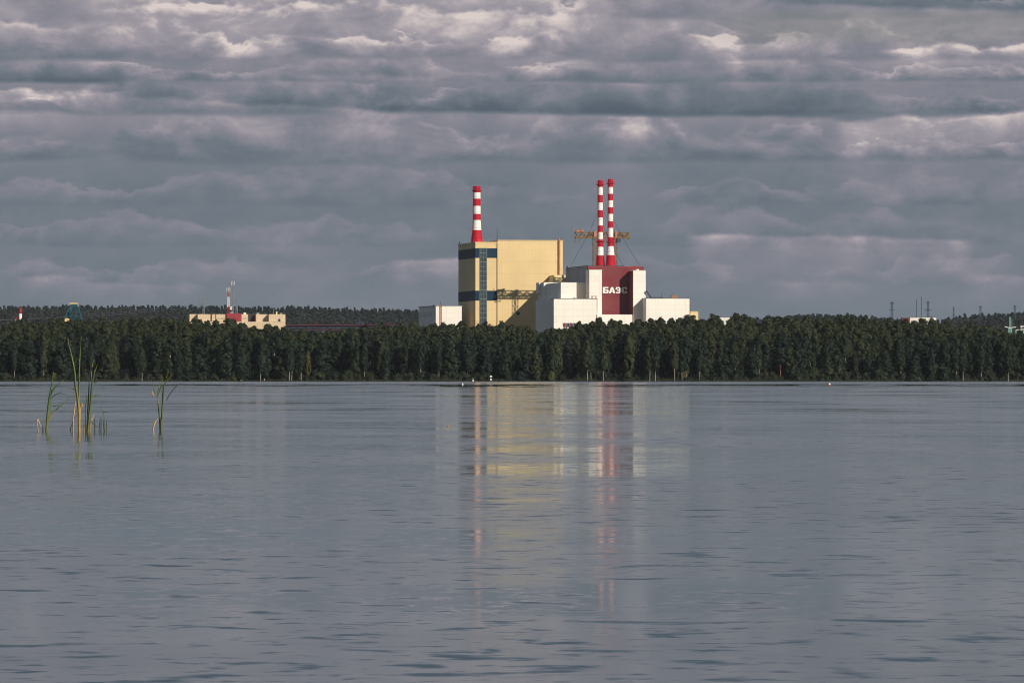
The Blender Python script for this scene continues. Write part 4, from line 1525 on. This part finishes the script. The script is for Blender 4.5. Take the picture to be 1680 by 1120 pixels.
# ------------------------------------------------------------------ right: pylons, masts, low buildings
mast('lattice_pylon', 1463.3, 496.5, 3600, 1.9, 1.0, 12, 'dark_steel', 'leftmost tall pylon with a side arm right of the plant', 'pylon', .17, ((.2, 1.3, .3), (4.6, 2.0, .22)), group='pylons right of the plant')
mast('lattice_pylon', 1522.5, 495.5, 3600, 1.9, 1.0, 12, 'dark_steel', 'tall pylon standing over the right end of the low cream roof', 'pylon', .17, ((.2, 1.3, .3), (5.0, 2.2, .22)), group='pylons right of the plant')
mast('lattice_pylon', 1564.5, 503.5, 4300, 2.2, .6, 9, 'dark_steel', 'small pointed pylon among the ridge trees', 'pylon', .18, group='pylons right of the plant')
mast('lattice_pylon', 1608.5, 503.0, 4600, 1.9, 1.0, 8, 'dark_steel', 'small flat topped pylon among the ridge trees', 'pylon', .18, ((.2, 1.6, .3),), group='pylons right of the plant')
mast('lattice_pylon', 1664.8, 502.0, 4600, 2.0, 1.0, 8, 'dark_steel', 'rightmost flat topped pylon on the wooded ridge', 'pylon', .2, ((.2, 1.4, .4),), group='pylons right of the plant')
mast('thin_mast', 1503.5, 491.5, 3650, .5, .25, 16, 'dark_steel', 'shorter of the two needle masts behind the low cream roof', 'mast', .08, group='needle masts')
mast('thin_mast', 1511.5, 487.0, 3650, .5, .25, 16, 'dark_steel', 'taller of the two needle masts behind the low cream roof', 'mast', .09, group='needle masts')


def low_building(px0, px1, y0, D, dep, mt, label, name='low_building'):
    a, b = at(px0, y0, D), at(px1, y0, D)
    g = float(ground_z((a.x + b.x) / 2, D))
    o = thing(name, (a.x, a.y, g), label, 'building')
    m = MB()
    m.hexa([(a.x, D, g - .3), (b.x, D, g - .3), (b.x, D + dep, g - .3), (a.x, D + dep, g - .3), (a.x, D, a.z), (b.x, D, a.z), (b.x, D + dep, a.z), (a.x, D + dep, a.z)])
    m.build('walls', M[mt], o)
    m = MB()
    m.hexa([(a.x - .2, D - .2, a.z + .003), (b.x + .2, D - .2, a.z + .003), (b.x + .2, D + dep, a.z + .003), (a.x - .2, D + dep, a.z + .003),
            (a.x - .2, D - .2, a.z + .25), (b.x + .2, D - .2, a.z + .25), (b.x + .2, D + dep, a.z + .25), (a.x - .2, D + dep, a.z + .25)])
    m.build('roof', M['roof'], o)
    n = max(2, int((px1 - px0) / 6))
    for i in range(n):
        xa = a.x + (b.x - a.x) * (i + .3) / n
        m = MB()
        m.hexa([(xa, D - .08, a.z - 3.4), (xa + 1.1, D - .08, a.z - 3.4), (xa + 1.1, D - .004, a.z - 3.4), (xa, D - .004, a.z - 3.4),
                (xa, D - .08, a.z - 2.0), (xa + 1.1, D - .08, a.z - 2.0), (xa + 1.1, D - .004, a.z - 2.0), (xa, D - .004, a.z - 2.0)])
        m.build('window', M['glass'], o)
    return o


low_building(1493, 1536, 520.8, 3450, 12, 'white_plain', 'low cream building below the tall pylons and needle masts')
low_building(1164, 1226, 520.4, 3420, 12, 'white_plain', 'low white building showing just above the trees right of the yellow house')
low_building(1480, 1492, 521.5, 3440, 8, 'maroon', 'small dark red shed at the left end of the low cream building', 'shed')

# pale green mast with platforms at the right edge, white frames
p = at(1657, 520, 2700)
g = float(ground_z(p.x, p.y))
gm = thing('green_mast', (p.x, p.y, g), 'pale green mast with a white cross platform near the right edge', 'mast')
m = MB()
m.bar((p.x, p.y, g), p, .40)
m.bar((p.x + 1.0, p.y + 1, g), (p.x + 1.0, p.y + 1, at(0, 522, 2700).z), .14)
m.build('pole', M['green_pole'], gm)
m = MB()
zc = at(0, 537.6, 2700).z
m.bar((p.x - 2.4, p.y, zc + .5), (p.x, p.y, zc), .5, .3)
m.bar((p.x, p.y, zc), (p.x + 2.8, p.y, zc + .35), .5, .3)
m.build('cross_platform', M['stack_white'], gm)
m = MB()
m.bar((p.x - .7, p.y - .3, at(0, 545, 2700).z), (p.x - .5, p.y - .3, zc), .3)
m.bar((p.x + .7, p.y - .3, at(0, 545, 2700).z), (p.x + .5, p.y - .3, zc), .3)
m.build('brace', M['green_pole'], gm)
q = at(1673, 535, 2690)
g = float(ground_z(q.x, q.y))
wf = thing('steel_frame', (q.x, q.y, g), 'white steel portal frame at the right edge beside the pale green mast', 'frame')
for (px, y0) in ((1666.8, 541), (1676.0, 535.5), (1679.5, 541)):
    a = at(px, y0, 2690)
    m = MB()
    m.bar((a.x, a.y, g), a, .36)
    m.build('post', M['green_pole'], wf)
m = MB()
m.bar(at(1666, 541.5, 2690), at(1681, 539.8, 2690), .3)
m.bar(at(1674, 535.6, 2690), at(1683, 535, 2690), .45)
m.build('beam', M['stack_white'], wf)

# ------------------------------------------------------------------ buoys, marker board
def buoy(px, ywl, D, w, h, mats, label, name='buoy', pole=0.0):
    p = at(px, ywl, D)
    o = thing(name, (p.x, p.y, 0), label, 'buoy')
    m = MB()
    m.lathe(p.x, p.y, [(-.35 * h, w * .5, 0), (.1 * h, w, 0), (.45 * h, w, 1 if len(mats) > 1 else 0), (.8 * h, w * .75, 1 if len(mats) > 1 else 0), (h, w * .2, 0)], 14)
    m.build('float', [M[k] for k in mats], o, smooth=False)
    m = MB()
    m.lathe(p.x, p.y, [(h, w * .18, 0), (h * 1.25 + pole, w * .18, 0)], 8)
    m.build('top_mark', M[mats[-1]], o)


buoy(1361, 631.5, 1040.0, .20, .30, ['buoy_red', 'buoy_white'], 'red and white buoy floating on the far water at right')
buoy(776, 625, 1900.0, .22, .55, ['buoy_white'], 'white spar buoy close to the far bank below the yellow building', pole=.5)
buoy(759, 631, 1080.0, .13, .30, ['buoy_white'], 'small pale buoy on the dark strip of far water')
buoy(735, 700.5, 170.0, .026, .04, ['buoy_orange'], 'tiny orange fishing float on the reflection of the white hall', 'fishing_float')
p = at(805.5, 617, 2049)
o = thing('marker_board', (p.x, p.y, 0), 'white marker board on a post at the far waterline below the yellow building', 'sign')
m = MB()
m.bar((p.x, p.y, -.6), (p.x, p.y, 1.9), .1)
m.build('post', M['grey_steel'], o)
for z in (.55, 1.65):  # lower board is added as the mirage reflection of the upper one
    m = MB()
    m.bar((p.x - .36, p.y - .08, z), (p.x + .36, p.y - .08, z), .08, .36)
    m.build('board', M['buoy_white'], o)

# ------------------------------------------------------------------ reeds in the foreground
def reed_mat(name, stops):
    m = bpy.data.materials.new(name)
    m.use_nodes = True
    X.nt = m.node_tree
    p = m.node_tree.nodes['Principled BSDF']
    a = m.node_tree.nodes.new('ShaderNodeAttribute')
    a.attribute_name = 'along'
    t = m.node_tree.nodes.new('ShaderNodeTexCoord')
    f = X(a.outputs['Fac']) + (noise(t.outputs['Object'], 9.0, 3.0) - .5) * .25
    m.node_tree.links.new(ramp(f, stops), p.inputs['Base Color'])
    p.inputs['Roughness'].default_value = .5
    return m


M['reed'] = reed_mat('living reed', [(0.0, (.13, .10, .012)), (.22, (.070, .095, .014)), (.55, (.034, .072, .018)), (.8, (.050, .095, .018)), (.95, (.20, .19, .03))])
M['reed_bright'] = reed_mat('bright reed', [(0.0, (.38, .20, .012)), (.2, (.20, .16, .018)), (.5, (.050, .085, .018)), (.72, (.12, .17, .024)), (.86, (.05, .075, .018)), (.97, (.28, .24, .04))])
M['reed_dry'] = reed_mat('dry reed', [(0.0, (.38, .22, .07)), (.5, (.52, .32, .11)), (1.0, (.50, .34, .15))])
M['reed_dark'] = reed_mat('dark reed', [(0.0, (.05, .055, .016)), (.5, (.030, .048, .018)), (1.0, (.034, .058, .018))])
RD = 156.0


def zp(Xp, Yp): return 30 + Xp / 5.896, 540 + Yp / 5.896


def blade(parent, pts, w, mt, yoff, name='leaf'):
    """a lens-section blade through points given on the photo crop, w = width in photo px"""
    pp = [at(*zp(*q), RD + yoff) for q in pts]
    # Catmull-Rom
    n = len(pp)
    cv = []
    for i in range(n - 1):
        a, b, c, d = pp[max(i - 1, 0)], pp[i], pp[i + 1], pp[min(i + 2, n - 1)]
        for t in np.linspace(0, 1, 6)[: 6 if i == n - 2 else 5]:
            cv.append(.5 * ((2 * b) + (c - a) * t + (2 * a - 5 * b + 4 * c - d) * t * t + (3 * b - a - 3 * c + d) * t ** 3))
    ln = len(cv)
    W_ = w * K * RD
    vs, fs, al = [], [], []
    lean = random.uniform(-.12, .12)
    for i, p in enumerate(cv):
        t = i / (ln - 1)
        tg = (cv[min(i + 1, ln - 1)] - cv[max(i - 1, 0)]).normalized()
        sd = tg.cross(Vector((0, 1, 0))).normalized()
        sd = (sd + Vector((0, .5, 0))).normalized()
        nr = sd.cross(tg).normalized()
        ww = W_ * .5 * (1.0 if t < .35 else (1 - ((t - .35) / .65) ** 1.6) * .95 + .06)
        q = p + Vector((0, lean * t, 0))
        vs += [q - sd * ww, q + nr * ww * .22, q + sd * ww, q - nr * ww * .22]
        al += [t] * 4
    for i in range(ln - 1):
        for k in range(4):
            a = i * 4 + k
            b = i * 4 + (k + 1) % 4
            fs.append((a, b, b + 4, a + 4))
    fs += [(3, 2, 1, 0), tuple((ln - 1) * 4 + k for k in range(4))]
    m = MB().add(vs, fs)
    o = m.build(name, M[mt], parent)
    at_ = o.data.attributes.new('along', 'FLOAT', 'POINT')
    at_.data.foreach_set('value', al)
    o.data.polygons.foreach_set('use_smooth', [True] * len(fs))
    return o


def clump(Xp, label, blades, group='reed clumps in the shallow water'):
    p = at(*zp(Xp, 985), RD)
    o = thing('reed_clump', (p.x, RD, 0), label, 'reeds', group)
    for i, (pts, w, mt) in enumerate(blades):
        y = (i * 0.37 % 1.0 - .5) * .25
        pts = list(pts)
        if pts[0][1] > 925: pts[0] = (pts[0][0], 1010)
        blade(o, pts, w, mt, y, 'stem' if len(pts) >= 5 and pts[0][1] > 925 else 'leaf')


clump(270, 'leftmost curved reed clump with leaves arching to the right', [
    ([(268, 985), (280, 830), (300, 660), (325, 520), (338, 405)], 3.6, 'reed'),
    ([(276, 985), (292, 780), (325, 610), (375, 545), (438, 488)], 3.4, 'reed'),
    ([(272, 985), (288, 840), (305, 740), (318, 640), (330, 560)], 4.0, 'reed'),
    ([(334, 500), (365, 470), (405, 440)], 2.4, 'reed_dark'),
    ([(315, 670), (345, 640), (390, 620), (430, 622), (482, 634)], 2.0, 'reed_dark'),
    ([(292, 880), (325, 815), (380, 765), (450, 705), (508, 667)], 2.4, 'reed_bright'),
    ([(325, 745), (370, 738), (410, 742), (460, 782)], 1.6, 'reed_dark'),
    ([(195, 970), (184, 920), (188, 866), (210, 915), (230, 955)], 2.0, 'reed_dry'),
    ([(238, 985), (236, 905)], 2.0, 'reed_dark')])
clump(588, 'tallest reed clump with two long upright blades', [
    ([(587, 985), (585, 800), (572, 660), (552, 540), (545, 420), (520, 280), (488, 150), (478, 72)], 4.4, 'reed_bright'),
    ([(591, 985), (590, 780), (588, 600), (590, 400), (600, 200), (611, 55)], 3.2, 'reed_bright'),
    ([(589, 985), (592, 800), (585, 690), (570, 600)], 4.4, 'reed_bright'),
    ([(594, 312), (582, 292), (556, 284)], 1.6, 'reed_bright'),
    ([(548, 585), (520, 574), (488, 566)], 1.4, 'reed'),
    ([(598, 940), (598, 820), (606, 735), (614, 712), (628, 750), (642, 786)], 2.0, 'reed_dry'),
    ([(527, 965), (534, 850), (546, 750), (558, 665)], 2.6, 'reed_dry'),
    ([(494, 975), (525, 900), (548, 850), (580, 812)], 1.8, 'reed_dark')])
clump(670, 'bushy reed clump just right of the tallest one', [
    ([(668, 985), (684, 850), (700, 690), (712, 540), (735, 430), (766, 340)], 3.8, 'reed'),
    ([(664, 985), (672, 800), (680, 640), (686, 500), (698, 380)], 2.6, 'reed_dark'),
    ([(672, 985), (690, 820), (708, 650), (716, 520), (742, 390)], 4.6, 'reed'),
    ([(655, 970), (650, 860), (648, 770), (660, 655), (636, 600)], 2.0, 'reed_dark'),
    ([(712, 655), (750, 640), (806, 632)], 2.0, 'reed_bright'),
    ([(738, 530), (752, 515), (772, 505)], 2.0, 'reed_bright'),
    ([(735, 510), (755, 475), (770, 440)], 2.0, 'reed_dark'),
    ([(712, 365), (724, 320), (738, 292)], 1.8, 'reed_bright'),
    ([(688, 955), (704, 900), (720, 850), (742, 795)], 2.0, 'reed_dry'),
    ([(678, 865), (710, 900), (742, 925), (782, 962)], 2.0, 'reed_dark'),
    ([(641, 985), (636, 935), (630, 900)], 1.8, 'reed_dry')])
clump(800, 'row of short dark reed shoots right of the bushy clump', [
    ([(738, 985), (742, 920), (734, 848)], 2.0, 'reed_dark'),
    ([(780, 970), (788, 915), (796, 838)], 1.8, 'reed_dark'),
    ([(798, 985), (802, 920), (800, 842)], 2.2, 'reed_dark'),
    ([(834, 985), (830, 920), (834, 842)], 2.4, 'reed_dark'),
    ([(850, 985), (853, 930), (848, 880)], 2.0, 'reed_dark'),
    ([(824, 850), (820, 806), (800, 752)], 1.4, 'reed_bright'),
    ([(820, 806), (842, 798), (868, 799)], 1.2, 'reed_dark')])
clump(1380, 'lone reed clump standing apart on the right', [
    ([(1378, 985), (1378, 920), (1376, 850)], 5.0, 'reed_dark'),
    ([(1384, 985), (1386, 900), (1390, 820), (1394, 700), (1392, 560), (1386, 430)], 3.4, 'reed'),
    ([(1372, 985), (1366, 850), (1352, 720), (1352, 600), (1376, 495)], 2.4, 'reed'),
    ([(1382, 985), (1392, 800), (1402, 640), (1412, 545), (1450, 480), (1502, 428)], 3.0, 'reed'),
    ([(1430, 478), (1440, 445), (1458, 408)], 2.4, 'reed_bright'),
    ([(1392, 540), (1370, 580), (1352, 640)], 1.8, 'reed_bright'),
    ([(1434, 685), (1470, 620), (1520, 560), (1556, 532), (1592, 522)], 1.8, 'reed_dark'),
    ([(1352, 720), (1340, 650), (1312, 580), (1300, 530), (1284, 478)], 1.6, 'reed_bright'),
    ([(1302, 642), (1296, 600)], 2.4, 'reed_dry'),
    ([(1300, 965), (1318, 905), (1366, 850)], 2.6, 'reed_dry')])

# ------------------------------------------------------------------ air
hm = bpy.data.materials.new('haze air')
hm.use_nodes = True
hn = hm.node_tree
hn.nodes.clear()
pv = hn.nodes.new('ShaderNodeVolumePrincipled')
pv.inputs['Color'].default_value = (0.80, 0.88, 1.0, 1)
pv.inputs['Density'].default_value = 1.3e-5
pv.inputs['Anisotropy'].default_value = 0.0
ho = hn.nodes.new('ShaderNodeOutputMaterial')
hn.links.new(pv.outputs[0], ho.inputs['Volume'])
m = MB()
m.hexa([(-3200, -400, -4), (3200, -400, -4), (3200, 9300, -4), (-3200, 9300, -4), (-3200, -400, 120), (3200, -400, 120), (3200, 9300, 120), (-3200, 9300, 120)])
setting(m.build('haze', hm), 'stuff')
print('trees', count)
